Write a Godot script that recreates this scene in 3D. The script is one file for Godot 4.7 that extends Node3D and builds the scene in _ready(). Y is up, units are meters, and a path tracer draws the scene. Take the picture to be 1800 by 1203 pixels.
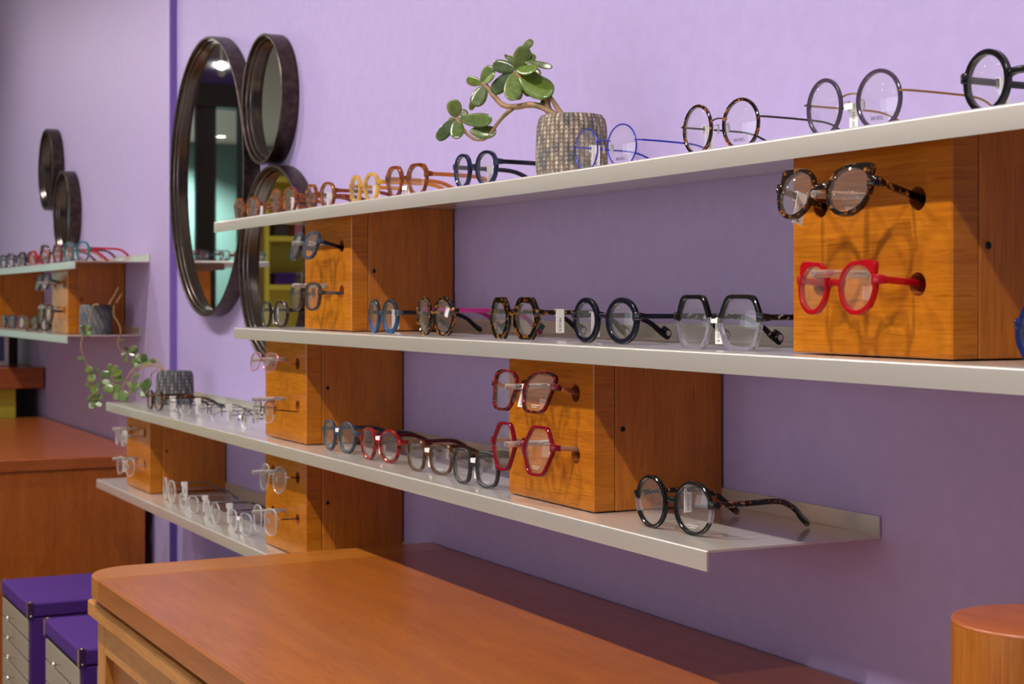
extends Node3D

var M := {}
var taken := {}
var rng := RandomNumberGenerator.new()

# ------------------------------------------------------------------ naming
func numbered(n: String) -> String:
	taken[n] = taken.get(n, 0) + 1
	return n if taken[n] == 1 else "%s_%03d" % [n, taken[n] - 1]

func tag(o: Node3D, label := "", category := "", group := "", kind := "") -> Node3D:
	if label: o.set_meta("label", label)
	if category: o.set_meta("category", category)
	if group: o.set_meta("group", group)
	if kind: o.set_meta("kind", kind)
	return o

func thing(called: String, label: String, category: String, at := Vector3.ZERO, group := "") -> Node3D:
	var o := Node3D.new()
	o.name = numbered(called)
	add_child(o)
	o.position = at
	return tag(o, label, category, group)

func obj(called: String, mesh: Mesh, m: Material, parent: Node3D = self, at := Vector3.ZERO) -> MeshInstance3D:
	var o := MeshInstance3D.new()
	o.name = numbered(called) if parent == self else called
	o.mesh = mesh
	o.material_override = m
	o.position = at
	parent.add_child(o, true)
	return o

func struct(called: String, mesh: Mesh, m: Material) -> MeshInstance3D:
	var o := obj(called, mesh, m)
	o.set_meta("kind", "structure")
	return o

# ------------------------------------------------------------------ mesh helpers
func start() -> SurfaceTool:
	var st := SurfaceTool.new()
	st.begin(Mesh.PRIMITIVE_TRIANGLES)
	return st

func done(st: SurfaceTool) -> ArrayMesh:
	st.generate_normals()
	return st.commit()

func tri(st: SurfaceTool, a: Vector3, b: Vector3, c: Vector3) -> void:   # counter-clockwise seen from outside
	st.add_vertex(a); st.add_vertex(c); st.add_vertex(b)

func quad(st: SurfaceTool, a: Vector3, b: Vector3, c: Vector3, d: Vector3) -> void:
	tri(st, a, b, c); tri(st, a, c, d)

func face(st: SurfaceTool, pts: Array, mid: Vector3) -> void:            # convex face turned away from mid
	var n: Vector3 = (pts[1] - pts[0]).cross(pts[2] - pts[0])
	var c := Vector3.ZERO
	for p in pts: c += p
	c /= pts.size()
	var q := pts.duplicate()
	if n.dot(c - mid) < 0: q.reverse()
	for i in range(1, q.size() - 1): tri(st, q[0], q[i], q[i + 1])

func bx(st: SurfaceTool, lo: Vector3, hi: Vector3, b := 0.0015) -> void:  # chamfered box
	st.set_smooth_group(-1)
	var mid := (lo + hi) / 2
	var h := (hi - lo) / 2
	b = minf(b, minf(h.x, minf(h.y, h.z)) * 0.5)
	var g := func(s: Vector3, a: int) -> Vector3:
		var v := Vector3.ZERO
		for k in 3: v[k] = s[k] * (h[k] if k == a else h[k] - b)
		return mid + v
	for a in 3:
		var p := (a + 1) % 3
		var q := (a + 2) % 3
		for s in [-1, 1]:
			var f := []
			for t in [[-1, -1], [1, -1], [1, 1], [-1, 1]]:
				var v := Vector3.ZERO
				v[a] = s; v[p] = t[0]; v[q] = t[1]
				f.append(g.call(v, a))
			face(st, f, mid)
			for t in [-1, 1]:
				var e := []
				for w in [-1, 1]:
					var v := Vector3.ZERO
					v[a] = s; v[p] = t; v[q] = w
					e.append(g.call(v, a))
				for w in [1, -1]:
					var v := Vector3.ZERO
					v[a] = s; v[p] = t; v[q] = w
					e.append(g.call(v, p))
				face(st, e, mid)
	for x in [-1, 1]:
		for y in [-1, 1]:
			for z in [-1, 1]:
				var v := Vector3(x, y, z)
				face(st, [g.call(v, 0), g.call(v, 1), g.call(v, 2)], mid)

func box_mesh(lo: Vector3, hi: Vector3, b := 0.0015) -> ArrayMesh:
	var st := start()
	bx(st, lo, hi, b)
	return done(st)

func lathe_mesh(profile: Array, n := 32) -> ArrayMesh:                    # profile from bottom to top on the outside, (radius, y)
	var st := start()
	var far := 0.0
	var at := [0.0]
	for i in range(1, profile.size()):
		far += (profile[i] - profile[i - 1]).length()
		at.append(far)
	for i in n:
		for k in profile.size() - 1:
			var a0 := TAU * i / n
			var a1 := TAU * (i + 1) / n
			var q := []
			for e in [[a0, k], [a1, k], [a1, k + 1], [a0, k + 1]]:
				var p: Vector2 = profile[e[1]]
				q.append([Vector3(p.x * sin(e[0]), p.y, p.x * cos(e[0])), Vector2(e[0] / TAU, at[e[1]] / far)])
			st.set_smooth_group(0)
			for t in [[0, 2, 1], [0, 3, 2]]:
				for j in t:
					st.set_uv(q[j][1]); st.add_vertex(q[j][0])
	return done(st)

func extrude_mesh(pts: PackedVector2Array, y0: float, y1: float, b := 0.002) -> ArrayMesh:   # outline in (x, z), raised along y
	var st := start()
	var n := pts.size()
	var area := 0.0
	for i in n: area += pts[i].cross(pts[(i + 1) % n])
	var p := pts.duplicate()
	if area > 0: p.reverse()
	var inset := PackedVector2Array()
	for i in n:
		var e0 := (p[i] - p[(i + n - 1) % n]).normalized()
		var e1 := (p[(i + 1) % n] - p[i]).normalized()
		var m := Vector2(-e0.y, e0.x) + Vector2(-e1.y, e1.x)
		m = m / maxf(0.2, m.length_squared() / 2.0)
		inset.append(p[i] - m * b)
	var lift := func(q: Vector2, y: float) -> Vector3: return Vector3(q.x, y, q.y)
	st.set_smooth_group(-1)
	var t := Geometry2D.triangulate_polygon(inset)
	for i in range(0, t.size(), 3):
		var a := inset[t[i]]
		var c := inset[t[i + 1]]
		var d := inset[t[i + 2]]
		if (c - a).cross(d - a) > 0:
			var s := c; c = d; d = s
		tri(st, lift.call(a, y1), lift.call(c, y1), lift.call(d, y1))
		tri(st, lift.call(a, y0), lift.call(d, y0), lift.call(c, y0))
	for i in n:
		var j := (i + 1) % n
		quad(st, lift.call(p[i], y0 + b), lift.call(p[j], y0 + b), lift.call(p[j], y1 - b), lift.call(p[i], y1 - b))
		quad(st, lift.call(p[i], y1 - b), lift.call(p[j], y1 - b), lift.call(inset[j], y1), lift.call(inset[i], y1))
		quad(st, lift.call(inset[i], y0), lift.call(inset[j], y0), lift.call(p[j], y0 + b), lift.call(p[i], y0 + b))
	return done(st)

func sweep(st: SurfaceTool, pts: Array, sizes: Array, side: Vector3, n := 8, sq := 1.0) -> void:
	st.set_smooth_group(0)
	var rings := []
	for i in pts.size():
		var t: Vector3 = (pts[mini(i + 1, pts.size() - 1)] - pts[maxi(i - 1, 0)]).normalized()
		var b := t.cross(side).normalized()
		var s := b.cross(t)
		var z: Vector2 = sizes[mini(i, sizes.size() - 1)]
		var ring := []
		for k in n:
			var a := TAU * (k + 0.5) / n
			var c := signf(cos(a)) * pow(absf(cos(a)), sq)
			var d := signf(sin(a)) * pow(absf(sin(a)), sq)
			ring.append(pts[i] + s * c * z.x * 0.5 + b * d * z.y * 0.5)
		rings.append(ring)
	for i in rings.size() - 1:
		for k in n:
			var l := (k + 1) % n
			quad(st, rings[i][k], rings[i][l], rings[i + 1][l], rings[i + 1][k])
	st.set_smooth_group(-1)
	for k in range(1, n - 1):
		tri(st, rings[0][0], rings[0][k + 1], rings[0][k])
		var e: Array = rings[-1]
		tri(st, e[0], e[k], e[k + 1])

func curve_points(pts: Array, per := 5) -> Array:                         # Catmull-Rom through the points
	var out := []
	for i in pts.size() - 1:
		var a: Vector3 = pts[maxi(i - 1, 0)]
		var b: Vector3 = pts[i]
		var c: Vector3 = pts[i + 1]
		var d: Vector3 = pts[mini(i + 2, pts.size() - 1)]
		for k in per:
			out.append(b.cubic_interpolate(c, a, d, float(k) / per))
	out.append(pts[-1])
	return out

func ring(st: SurfaceTool, inner: Array, outer: Array, z0: float, z1: float, b: float, at: Transform3D, i0 := 0, i1 := -1, tone = null) -> void:
	var n := inner.size()
	if i1 < 0: i1 = n
	var part := func(i: int, k: int) -> Vector3:
		var p: Vector2 = inner[posmod(i, n)]
		var q: Vector2 = outer[posmod(i, n)]
		var s := minf(0.4, b / maxf((q - p).length(), 1e-5))
		var f: float = [0.0, 0.0, s, 1 - s, 1.0, 1.0, 1 - s, s][k]
		var z: float = [z0 + b, z1 - b, z1, z1, z1 - b, z0 + b, z0, z0][k]
		var r := p.lerp(q, f)
		return at * Vector3(r.x, r.y, z)
	for k in 8:
		var l := (k + 1) % 8
		st.set_smooth_group(k)
		for i in range(i0, i1):
			var q := [part.call(i, k), part.call(i, l), part.call(i + 1, l), part.call(i + 1, k)]
			for j in [0, 2, 1, 0, 3, 2]:
				if tone != null: st.set_color(tone.call(q[j]))
				st.add_vertex(q[j])
	if i1 - i0 < n:
		st.set_smooth_group(-1)
		for e in [i0, i1]:
			var cap := []
			for k in 8: cap.append(part.call(e, k))
			face(st, cap, part.call(e + (1 if e == i0 else -1), 0))

# ------------------------------------------------------------------ materials
func rgb(r: int, g: int, b: int, a := 1.0) -> Color:
	return Color(r / 255.0, g / 255.0, b / 255.0, a)

func mat(called: String, c: Color, rough := 0.5, metal := 0.0, spec := 0.5) -> StandardMaterial3D:
	var m := StandardMaterial3D.new()
	m.resource_name = called
	m.albedo_color = c
	m.roughness = rough
	m.metallic = metal
	m.metallic_specular = spec
	M[called] = m
	return m

func noise(f: float, s: int, oct := 3, kind := FastNoiseLite.TYPE_SIMPLEX_SMOOTH) -> FastNoiseLite:
	var n := FastNoiseLite.new()
	n.noise_type = kind
	n.frequency = f
	n.seed = s
	n.fractal_octaves = oct
	return n

func mapped(n: FastNoiseLite, side: int, stops: Array, tones: Array) -> ImageTexture:
	var g := n.get_seamless_image(side, side).get_data()
	var ramp := Gradient.new()
	ramp.offsets = PackedFloat32Array(stops)
	ramp.colors = PackedColorArray(tones)
	var lut := []
	for i in 256: lut.append(ramp.sample(i / 255.0))
	var out := PackedByteArray()
	out.resize(side * side * 3)
	for i in side * side:
		var c: Color = lut[g[i]]
		out[i * 3] = int(c.r * 255); out[i * 3 + 1] = int(c.g * 255); out[i * 3 + 2] = int(c.b * 255)
	var im := Image.create_from_data(side, side, false, Image.FORMAT_RGB8, out)
	im.generate_mipmaps()
	return ImageTexture.create_from_image(im)

func tri_map(m: StandardMaterial3D, t: Texture2D, scale: float, world := false) -> StandardMaterial3D:
	m.albedo_texture = t
	m.uv1_triplanar = true
	m.uv1_world_triplanar = world
	m.uv1_scale = Vector3.ONE * scale
	m.uv1_triplanar_sharpness = 8.0
	return m

func wood_images() -> Array:
	var w := 1024
	var h := 1024
	var a := noise(0.02, 11, 3).get_seamless_image(48, 512)
	a.resize(w, h, Image.INTERPOLATE_CUBIC)
	var b := noise(0.11, 23, 2).get_seamless_image(20, 1024)
	b.resize(w, h, Image.INTERPOLATE_CUBIC)
	var c := noise(0.25, 37, 1).get_seamless_image(40, 1024)
	c.resize(w, h, Image.INTERPOLATE_CUBIC)
	var da := a.get_data()
	var db := b.get_data()
	var dc := c.get_data()
	var col := PackedByteArray()
	var hgt := PackedByteArray()
	col.resize(w * h * 3)
	hgt.resize(w * h)
	for i in w * h:
		var x := da[i] / 255.0
		var r := absf(fmod(x * 5.0, 1.0) - 0.5) * 2.0
		var y := db[i] / 255.0
		var p := dc[i] / 255.0
		var pore := clampf((p - 0.66) * 4.0, 0.0, 1.0)
		var v := clampf(0.93 + 0.10 * (x - 0.5) + 0.04 * (r - 0.5) + 0.10 * (y - 0.5) - 0.12 * pore, 0.0, 1.0)
		col[i * 3] = int(255 * v)
		col[i * 3 + 1] = int(255 * pow(v, 1.35))
		col[i * 3 + 2] = int(255 * pow(v, 1.6))
		hgt[i] = int(255 * clampf(0.75 - 0.6 * pore + 0.25 * (y - 0.5), 0.0, 1.0))
	var ci := Image.create_from_data(w, h, false, Image.FORMAT_RGB8, col)
	var hi := Image.create_from_data(w, h, false, Image.FORMAT_L8, hgt)
	var out := []
	for im in [ci, hi]:
		out.append(ImageTexture.create_from_image(im))
		var turned: Image = im.duplicate()
		turned.rotate_90(CLOCKWISE)
		out.append(ImageTexture.create_from_image(turned))
	return out      # colour along u, along v, relief along u, along v

func wood(called: String, c: Color, maps: Array, upright: bool, rough := 0.3, relief := 0.002, scale := 2.2) -> StandardMaterial3D:
	var m := mat(called, c, rough, 0.0, 0.5)
	tri_map(m, maps[1 if upright else 0], scale, true)
	m.heightmap_enabled = relief > 0
	if relief > 0:
		m.heightmap_texture = maps[3 if upright else 2]
		m.heightmap_scale = relief
	return m

func knit_texture(dark: Color, light: Color, blot: Color, seed_: int, cols: int, rows: int) -> Array:
	var w := 512
	var h := 256
	var sp := noise(0.35, seed_, 2)
	var bl := noise(0.012, seed_ + 3, 2)
	var col := Image.create(w, h, false, Image.FORMAT_RGB8)
	var hgt := Image.create(w, h, false, Image.FORMAT_L8)
	for y in h:
		for x in w:
			var fx := x * cols / float(w)
			var fy := y * rows / float(h)
			var u := fmod(fx, 1.0) - 0.5
			var v := fmod(fy + absf(u) * 0.8, 1.0) - 0.5
			var k := clampf(1.25 - 5.2 * u * u - 3.2 * v * v, 0.0, 1.0)
			var s := sp.get_noise_2d(x, y) * 0.9 + 0.5 + 0.25 * sin(int(fx) * 3.7 + int(fy) * 5.1)
			var t := clampf(bl.get_noise_2d(x, y) * 3.0 + 0.1, 0.0, 1.0)
			var c := dark.lerp(light, clampf(s, 0.0, 1.0) * (0.35 + 0.65 * k)).lerp(blot, t * 0.75 * (1.0 - 0.5 * clampf(s, 0, 1)))
			col.set_pixel(x, y, c)
			hgt.set_pixel(x, y, Color(k, k, k))
	return [ImageTexture.create_from_image(col), ImageTexture.create_from_image(hgt)]

func clear(called: String, c: Color, through: float, rough := 0.06) -> StandardMaterial3D:   # see-through plastic
	var m := mat(called, Color(c, 1.0 - through), rough)
	m.refraction_enabled = true
	m.refraction_scale = 0.045
	return m

func materials() -> void:
	var wd := wood_images()
	wood("oak_across", rgb(194, 116, 22), wd, false, 0.22, 0.002)
	wood("oak_upright", rgb(196, 116, 34), wd, true, 0.32, 0.0025)
	wood("oak_end", rgb(184, 104, 46), wd, true, 0.4, 0.002, 3.0)
	wood("oak_top", rgb(168, 92, 16), wd, false, 0.4, 0.0)
	wood("oak_strip", rgb(186, 114, 34), wd, true, 0.35, 0.0)
	for k in ["oak_top", "oak_strip"]:
		M[k].clearcoat_enabled = true
		M[k].clearcoat = 0.5
		M[k].clearcoat_roughness = 0.2
	wood("oak_front", rgb(196, 134, 66), wd, false, 0.3, 0.0015)
	wood("oak_stile", rgb(196, 134, 66), wd, true, 0.3, 0.0015)
	wood("oak_panel", rgb(172, 110, 58), wd, true, 0.3, 0.002)
	wood("far_side", rgb(172, 94, 28), wd, true, 0.35, 0.0015)
	wood("far_top", rgb(160, 86, 40), wd, false, 0.25, 0.0015)
	wood("column_wood", rgb(180, 110, 28), wd, true, 0.35, 0.0015)
	wood("column_cap", rgb(178, 96, 46), wd, false, 0.35, 0.0015)
	wood("floor_wood", rgb(176, 164, 152), wd, false, 0.4, 0.0, 0.8)
	var plaster := mapped(noise(0.05, 5, 4), 256, [0.0, 1.0], [rgb(247, 247, 247), rgb(255, 255, 255)])
	for e in [["lilac", rgb(172, 154, 201)], ["lilac_far", rgb(173, 154, 197)], ["violet", rgb(126, 98, 180)], ["purple_soffit", rgb(92, 66, 140)], ["teal", rgb(96, 136, 130)], ["ceiling_white", rgb(205, 200, 194)], ["yellow", rgb(214, 198, 60)], ["wall_grey", rgb(190, 186, 186)]]:
		tri_map(mat(e[0], e[1], 0.5, 0.0, 0.5), plaster, 2.0, true)
	M.yellow.roughness = 0.5
	mat("shelf_metal", rgb(224, 218, 209), 0.28, 0.58, 0.5)
	M.shelf_metal.clearcoat_enabled = true
	M.shelf_metal.clearcoat = 0.6
	M.shelf_metal.clearcoat_roughness = 0.06
	mat("steel_band", rgb(92, 80, 74), 0.36, 0.85)
	tri_map(M.steel_band, mapped(noise(0.03, 9, 4), 256, [0.0, 0.5, 1.0], [rgb(150, 140, 135), rgb(205, 195, 190), rgb(255, 250, 245)]), 5.0)
	mat("steel_edge", rgb(112, 104, 97), 0.2, 1.0)
	mat("mirror", rgb(200, 200, 198), 0.015, 1.0)
	mat("dark_beam", rgb(56, 50, 46), 0.4)
	mat("black", rgb(14, 14, 16), 0.14)
	mat("matte_black", rgb(36, 38, 38), 0.4)
	mat("hole_dark", rgb(12, 9, 7), 0.8)
	mat("paper", rgb(238, 234, 230), 0.6)
	mat("ink", rgb(25, 24, 26), 0.6)
	mat("white_ink", rgb(225, 225, 225), 0.6)
	clear("peg", rgb(232, 228, 224), 0.78, 0.08)
	mat("white_gloss", rgb(230, 228, 226), 0.3)
	mat("photo_blue", rgb(70, 96, 150), 0.3)
	mat("cloth", rgb(78, 41, 124), 0.75, 0.0, 0.3)
	tri_map(M.cloth, mapped(noise(0.3, 3, 2), 256, [0.0, 1.0], [rgb(205, 205, 205), rgb(255, 255, 255)]), 14.0)
	mat("drawer_grey", rgb(140, 132, 118), 0.35)
	mat("nickel", rgb(200, 192, 182), 0.2, 1.0)
	mat("soil", rgb(58, 44, 36), 0.9)
	mat("twig", rgb(176, 140, 92), 0.6)
	mat("stem", rgb(172, 146, 120), 0.55)
	tri_map(M.stem, mapped(noise(0.04, 31, 3), 128, [0.0, 0.5, 1.0], [rgb(150, 170, 110), rgb(235, 215, 190), rgb(255, 225, 205)]), 9.0, true)
	var veins := mapped(noise(0.03, 41, 3), 128, [0.0, 0.5, 1.0], [rgb(190, 205, 170), rgb(228, 236, 205), rgb(255, 255, 225)])
	for e in [["leaf_green", rgb(96, 114, 66)], ["leaf_deep", rgb(72, 92, 54)], ["leaf_light", rgb(122, 138, 88)], ["leaf_fresh", rgb(106, 126, 56)]]:
		tri_map(mat(e[0], e[1], 0.24), veins, 22.0)
		M[e[0]].subsurf_scatter_enabled = true
		M[e[0]].subsurf_scatter_strength = 0.15
	for e in [["knit_brown", knit_texture(rgb(112, 98, 86), rgb(232, 216, 194), rgb(86, 88, 92), 7, 44, 26)], ["knit_grey", knit_texture(rgb(84, 84, 88), rgb(176, 172, 166), rgb(84, 88, 98), 17, 44, 22)], ["knit_dark", knit_texture(rgb(46, 46, 50), rgb(178, 176, 172), rgb(84, 84, 88), 27, 30, 16)]]:
		var m := mat(e[0], Color.WHITE, 0.9, 0.0, 0.2)
		m.albedo_texture = e[1][0]
		m.heightmap_enabled = true
		m.heightmap_texture = e[1][1]
		m.heightmap_scale = 0.25
	# spectacles
	var l := mat("lens", Color(1, 1, 1, 0.02), 0.0)
	l.transparency = BaseMaterial3D.TRANSPARENCY_ALPHA
	clear("edge_clear", rgb(236, 238, 240), 0.45, 0.2)
	clear("pad_clear", rgb(240, 238, 232), 0.7)
	var shell := mapped(noise(0.045, 51, 3), 256, [0.0, 0.52, 0.6, 0.68, 0.78, 1.0], [rgb(14, 9, 8), rgb(24, 14, 10), rgb(60, 30, 14), rgb(120, 66, 26), rgb(176, 118, 56), rgb(206, 160, 96)])
	var warm := mapped(noise(0.03, 61, 3), 256, [0.0, 0.4, 0.6, 1.0], [rgb(72, 30, 12), rgb(140, 70, 28), rgb(188, 112, 52), rgb(222, 170, 104)])
	var redden := mapped(noise(0.04, 71, 3), 256, [0.0, 0.42, 0.52, 1.0], [rgb(16, 6, 8), rgb(34, 8, 12), rgb(104, 14, 24), rgb(150, 28, 34)])
	var flecks := mapped(noise(0.05, 81, 3), 256, [0.0, 0.62, 0.68, 1.0], [rgb(16, 15, 15), rgb(24, 22, 22), rgb(160, 158, 160), rgb(210, 208, 210)])
	for e in [["tortoise", shell, rgb(255, 255, 255)], ["tortoise_thin", shell, rgb(220, 200, 190)], ["tortoise_grey", shell, rgb(205, 205, 220)], ["tortoise_olive", shell, rgb(200, 196, 120)], ["red_black", redden, rgb(255, 255, 255)], ["red_tortoise", redden, rgb(255, 220, 215)], ["black_fleck", flecks, rgb(255, 255, 255)]]:
		tri_map(mat(e[0], e[2], 0.1), e[1], 9.0)
	M.red_tortoise.albedo_texture = mapped(noise(0.04, 72, 3), 256, [0.0, 0.4, 0.5, 1.0], [rgb(40, 10, 10), rgb(92, 14, 16), rgb(140, 20, 26), rgb(170, 44, 40)])
	for e in [["amber", rgb(255, 245, 235), 0.55], ["amber_dark", rgb(220, 170, 150), 0.4], ["tan", rgb(255, 235, 215), 0.6]]:
		tri_map(clear(e[0], e[1], e[2]), warm, 10.0)
	for e in [["caramel", rgb(206, 120, 44), 0.5], ["honey", rgb(246, 200, 92), 0.65], ["honey_dark", rgb(226, 150, 40), 0.5], ["navy_crystal", rgb(42, 50, 84), 0.45], ["slate_crystal", rgb(72, 84, 106), 0.5], ["smoke", rgb(92, 84, 74), 0.6], ["brown_clear", rgb(118, 78, 46), 0.55], ["red", rgb(214, 20, 40), 0.55], ["blue_crystal", rgb(30, 48, 104), 0.4], ["clear_rim", rgb(226, 222, 236), 0.88], ["teal", rgb(40, 120, 130), 0.4], ["clear_arm", rgb(190, 196, 206), 0.6], ["tortoise_pale", rgb(190, 150, 120), 0.4], ["wine", rgb(134, 14, 38), 0.2]]:
		if e[0] == "teal": clear("teal_plastic", e[1], e[2])
		else: clear(e[0], e[1], e[2])
	for e in [["navy", rgb(10, 11, 28)], ["plum", rgb(66, 54, 74)], ["black_brown", rgb(34, 24, 22)], ["slate", rgb(46, 56, 74)], ["red_dark", rgb(92, 14, 18)], ["magenta", rgb(168, 40, 120)], ["teal_tip", rgb(24, 110, 104)], ["mustard", rgb(150, 120, 30)]]:
		mat(e[0], e[1], 0.18)
	M.slate.roughness = 0.4
	for e in [["blue_metal", rgb(44, 50, 176)], ["dark_metal", rgb(52, 44, 50)], ["gold_dark", rgb(150, 112, 66)], ["navy_metal", rgb(30, 40, 78)], ["steel", rgb(120, 118, 120)], ["pink_metal", rgb(206, 130, 138)], ["brown_metal", rgb(96, 48, 42)], ["silver_metal", rgb(196, 196, 198)], ["rose_metal", rgb(214, 150, 124)], ["blue_pale", rgb(130, 180, 210)]]:
		mat(e[0], e[1], 0.28, 0.6)
	var g := mat("grad_blue", Color.WHITE, 0.15)
	g.vertex_color_use_as_albedo = true

# ------------------------------------------------------------------ spectacles
func unit_radius(shape: String, a: float) -> float:                       # outline of the right-hand lens in a square of half-side one; outer side at a = 0
	var poly := []
	match shape:
		"round": return 1.0
		"panto", "sq":
			var n := 2.35 if shape == "panto" else 3.6
			var r := pow(pow(absf(cos(a)), n) + pow(absf(sin(a)), n), -1.0 / n)
			return r * (1.0 - (0.07 if shape == "panto" else 0.09) * maxf(0.0, -sin(a)) * absf(cos(a)) * 2.0)
		"deca":
			var s := TAU / 10.0
			return cos(s / 2) / cos(fposmod(a + 0.3, s) - s / 2) * 1.06
		"crown": poly = [[1.04, 0.5], [0.62, 0.98], [0.3, 1.0], [-0.3, 1.0], [-0.62, 0.98], [-1.0, 0.5], [-0.95, -0.1], [-0.68, -0.72], [-0.3, -0.98], [0.3, -0.98], [0.68, -0.72], [0.95, -0.1]]
		"octr": poly = [[1.0, 0.28], [0.6, 0.98], [-0.5, 0.98], [-0.98, 0.3], [-0.96, -0.3], [-0.45, -1.0], [0.5, -1.0], [0.98, -0.3]]
		"octa": poly = [[1.1, 0.25], [0.6, 1.05], [-0.6, 1.05], [-1.05, 0.3], [-1.05, -0.35], [-0.5, -1.02], [0.55, -1.02], [1.05, -0.35]]
		"hexa": poly = [[0.66, 1.0], [-0.58, 1.0], [-1.0, 0.05], [-0.66, -0.9], [-0.5, -1.0], [0.5, -1.0], [0.7, -0.9], [1.02, 0.1]]
		"hexa2": poly = [[0.55, 1.0], [-0.45, 1.0], [-1.0, 0.12], [-0.5, -1.0], [0.45, -1.0], [1.04, 0.1]]
		"cat": poly = [[1.0, 0.25], [0.84, 0.58], [1.04, 1.04], [0.3, 1.04], [-0.4, 0.98], [-0.85, 0.62], [-1.0, 0.05], [-0.8, -0.6], [-0.3, -1.0], [0.3, -1.0], [0.78, -0.65], [0.98, -0.1]]
		"cat2": poly = [[1.08, 0.84], [0.5, 1.02], [-0.4, 0.96], [-0.9, 0.6], [-1.0, 0.1], [-0.84, -0.75], [-0.55, -1.0], [0.35, -1.0], [0.68, -0.8]]
	var d := Vector2(cos(a), sin(a))
	var best := 9.0
	for i in poly.size():
		var p := Vector2(poly[i][0], poly[i][1])
		var q := Vector2(poly[(i + 1) % poly.size()][0], poly[(i + 1) % poly.size()][1])
		var e := q - p
		var den := d.cross(e)
		if absf(den) < 1e-6: continue
		var t := p.cross(e) / den
		var s := p.cross(d) / den
		if t > 0 and s > -0.001 and s < 1.001: best = minf(best, t)
	return best

const INNER := {"round": "round", "panto": "panto", "crown": "panto", "square": "sq", "facet": "round", "octo": "octr", "hexa": "hexa", "hexa2": "hexa2", "cat": "panto", "cat2": "cat2"}
const OUTER := {"round": "round", "panto": "panto", "crown": "crown", "square": "sq", "facet": "deca", "octo": "octa", "hexa": "hexa", "hexa2": "hexa2", "cat": "cat", "cat2": "cat2"}

func outline(shape: String, n: int, flip: bool) -> Array:
	var r := []
	for i in n:
		var a := TAU * i / n
		r.append(unit_radius(shape, PI - a if flip else a))
	for again in n / 32:
		var q := r.duplicate()
		for i in n: r[i] = (q[posmod(i - 1, n)] + 2.0 * q[i] + q[(i + 1) % n]) / 4.0
	var out := []
	for i in n:
		var a := TAU * i / n
		var s: float = (r[posmod(i - 1, n)] + 2.0 * r[i] + r[(i + 1) % n]) / 4.0
		out.append(Vector2(cos(a), sin(a)) * s)
	return out

func scaled(pts: Array, x: float, y: float) -> Array:
	return pts.map(func(p): return Vector2(p.x * x, p.y * y))

func lens_mesh(pts: Array, at: Transform3D) -> ArrayMesh:
	var st := start()
	st.set_smooth_group(0)
	var n := pts.size()
	var put := func(i: int, f: float) -> Vector3:
		var p: Vector2 = pts[i % n] * f
		return at * Vector3(p.x, p.y, 0.0008 + (0.0006 - p.length_squared()) / 0.16)
	var back := func(i: int, f: float) -> Vector3:
		var p: Vector2 = pts[i % n] * f
		return at * Vector3(p.x, p.y, -0.0014 + (0.0006 - p.length_squared()) / 0.26)
	var steps := [0.0, 0.3, 0.6, 0.85, 1.0]
	for k in 4:
		for i in n:
			if k == 0: tri(st, put.call(0, 0.0), put.call(i, 0.3), put.call(i + 1, 0.3))
			else: quad(st, put.call(i, steps[k]), put.call(i, steps[k + 1]), put.call(i + 1, steps[k + 1]), put.call(i + 1, steps[k]))
	st.set_smooth_group(1)
	for k in 4:
		for i in n:
			if k == 0: tri(st, back.call(0, 0.0), back.call(i + 1, 0.3), back.call(i, 0.3))
			else: quad(st, back.call(i + 1, steps[k]), back.call(i + 1, steps[k + 1]), back.call(i, steps[k + 1]), back.call(i, steps[k]))
	st.set_smooth_group(2)
	for i in n: quad(st, put.call(i, 1.0), back.call(i, 1.0), back.call(i + 1, 1.0), put.call(i + 1, 1.0))
	return done(st)

func lettering(called: String, text: String, height: float, m: Material, parent: Node3D, at: Transform3D) -> void:
	var t := TextMesh.new()
	var f := SystemFont.new()
	f.font_names = PackedStringArray(["Droid Sans"])
	t.font = f
	t.text = text
	t.font_size = 24
	t.pixel_size = height / 17.0
	t.depth = 0.00015
	t.curve_step = 4.0
	var o := obj(called, t, m, parent)
	o.transform = at

func price_tag(parent: Node3D, side: int, at: Vector3, length: float, price: String, turn: float) -> void:
	var st := start()
	var w := 0.0124
	if side == 0:       # over the bridge, facing forward
		bx(st, Vector3(-w / 2, -length, -0.0004), Vector3(w / 2, 0.0012, 0.0004), 0.0001)
		bx(st, Vector3(-w / 2, 0.0006, 0.0), Vector3(w / 2, 0.0012, 0.0066), 0.0001)
		bx(st, Vector3(-w / 2, -0.0048, 0.0060), Vector3(w / 2, 0.0012, 0.0066), 0.0001)
	else:               # round a temple, facing sideways
		bx(st, Vector3(-0.0004, -length, -w / 2), Vector3(0.0004, 0.0045, w / 2), 0.0001)
		bx(st, Vector3(-0.0052, 0.0039, -w / 2), Vector3(0.0004, 0.0045, w / 2), 0.0001)
		bx(st, Vector3(-0.0052, -0.0045, -w / 2), Vector3(-0.0046, 0.0045, w / 2), 0.0001)
	var o := obj("price_tag", done(st), M.paper, parent, at)
	o.rotation.y = turn
	if price:
		var b := Basis(Vector3(0, 0, 1), -PI / 2)
		var down := -length * 0.58
		if side == 0: lettering("price_lettering", price, 0.0034, M.ink, o, Transform3D(b, Vector3(0.0, down, 0.0005)))
		else: lettering("price_lettering", price, 0.0034, M.ink, o, Transform3D(Basis(Vector3.UP, PI / 2) * b, Vector3(0.0005, down, 0.0)))

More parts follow.
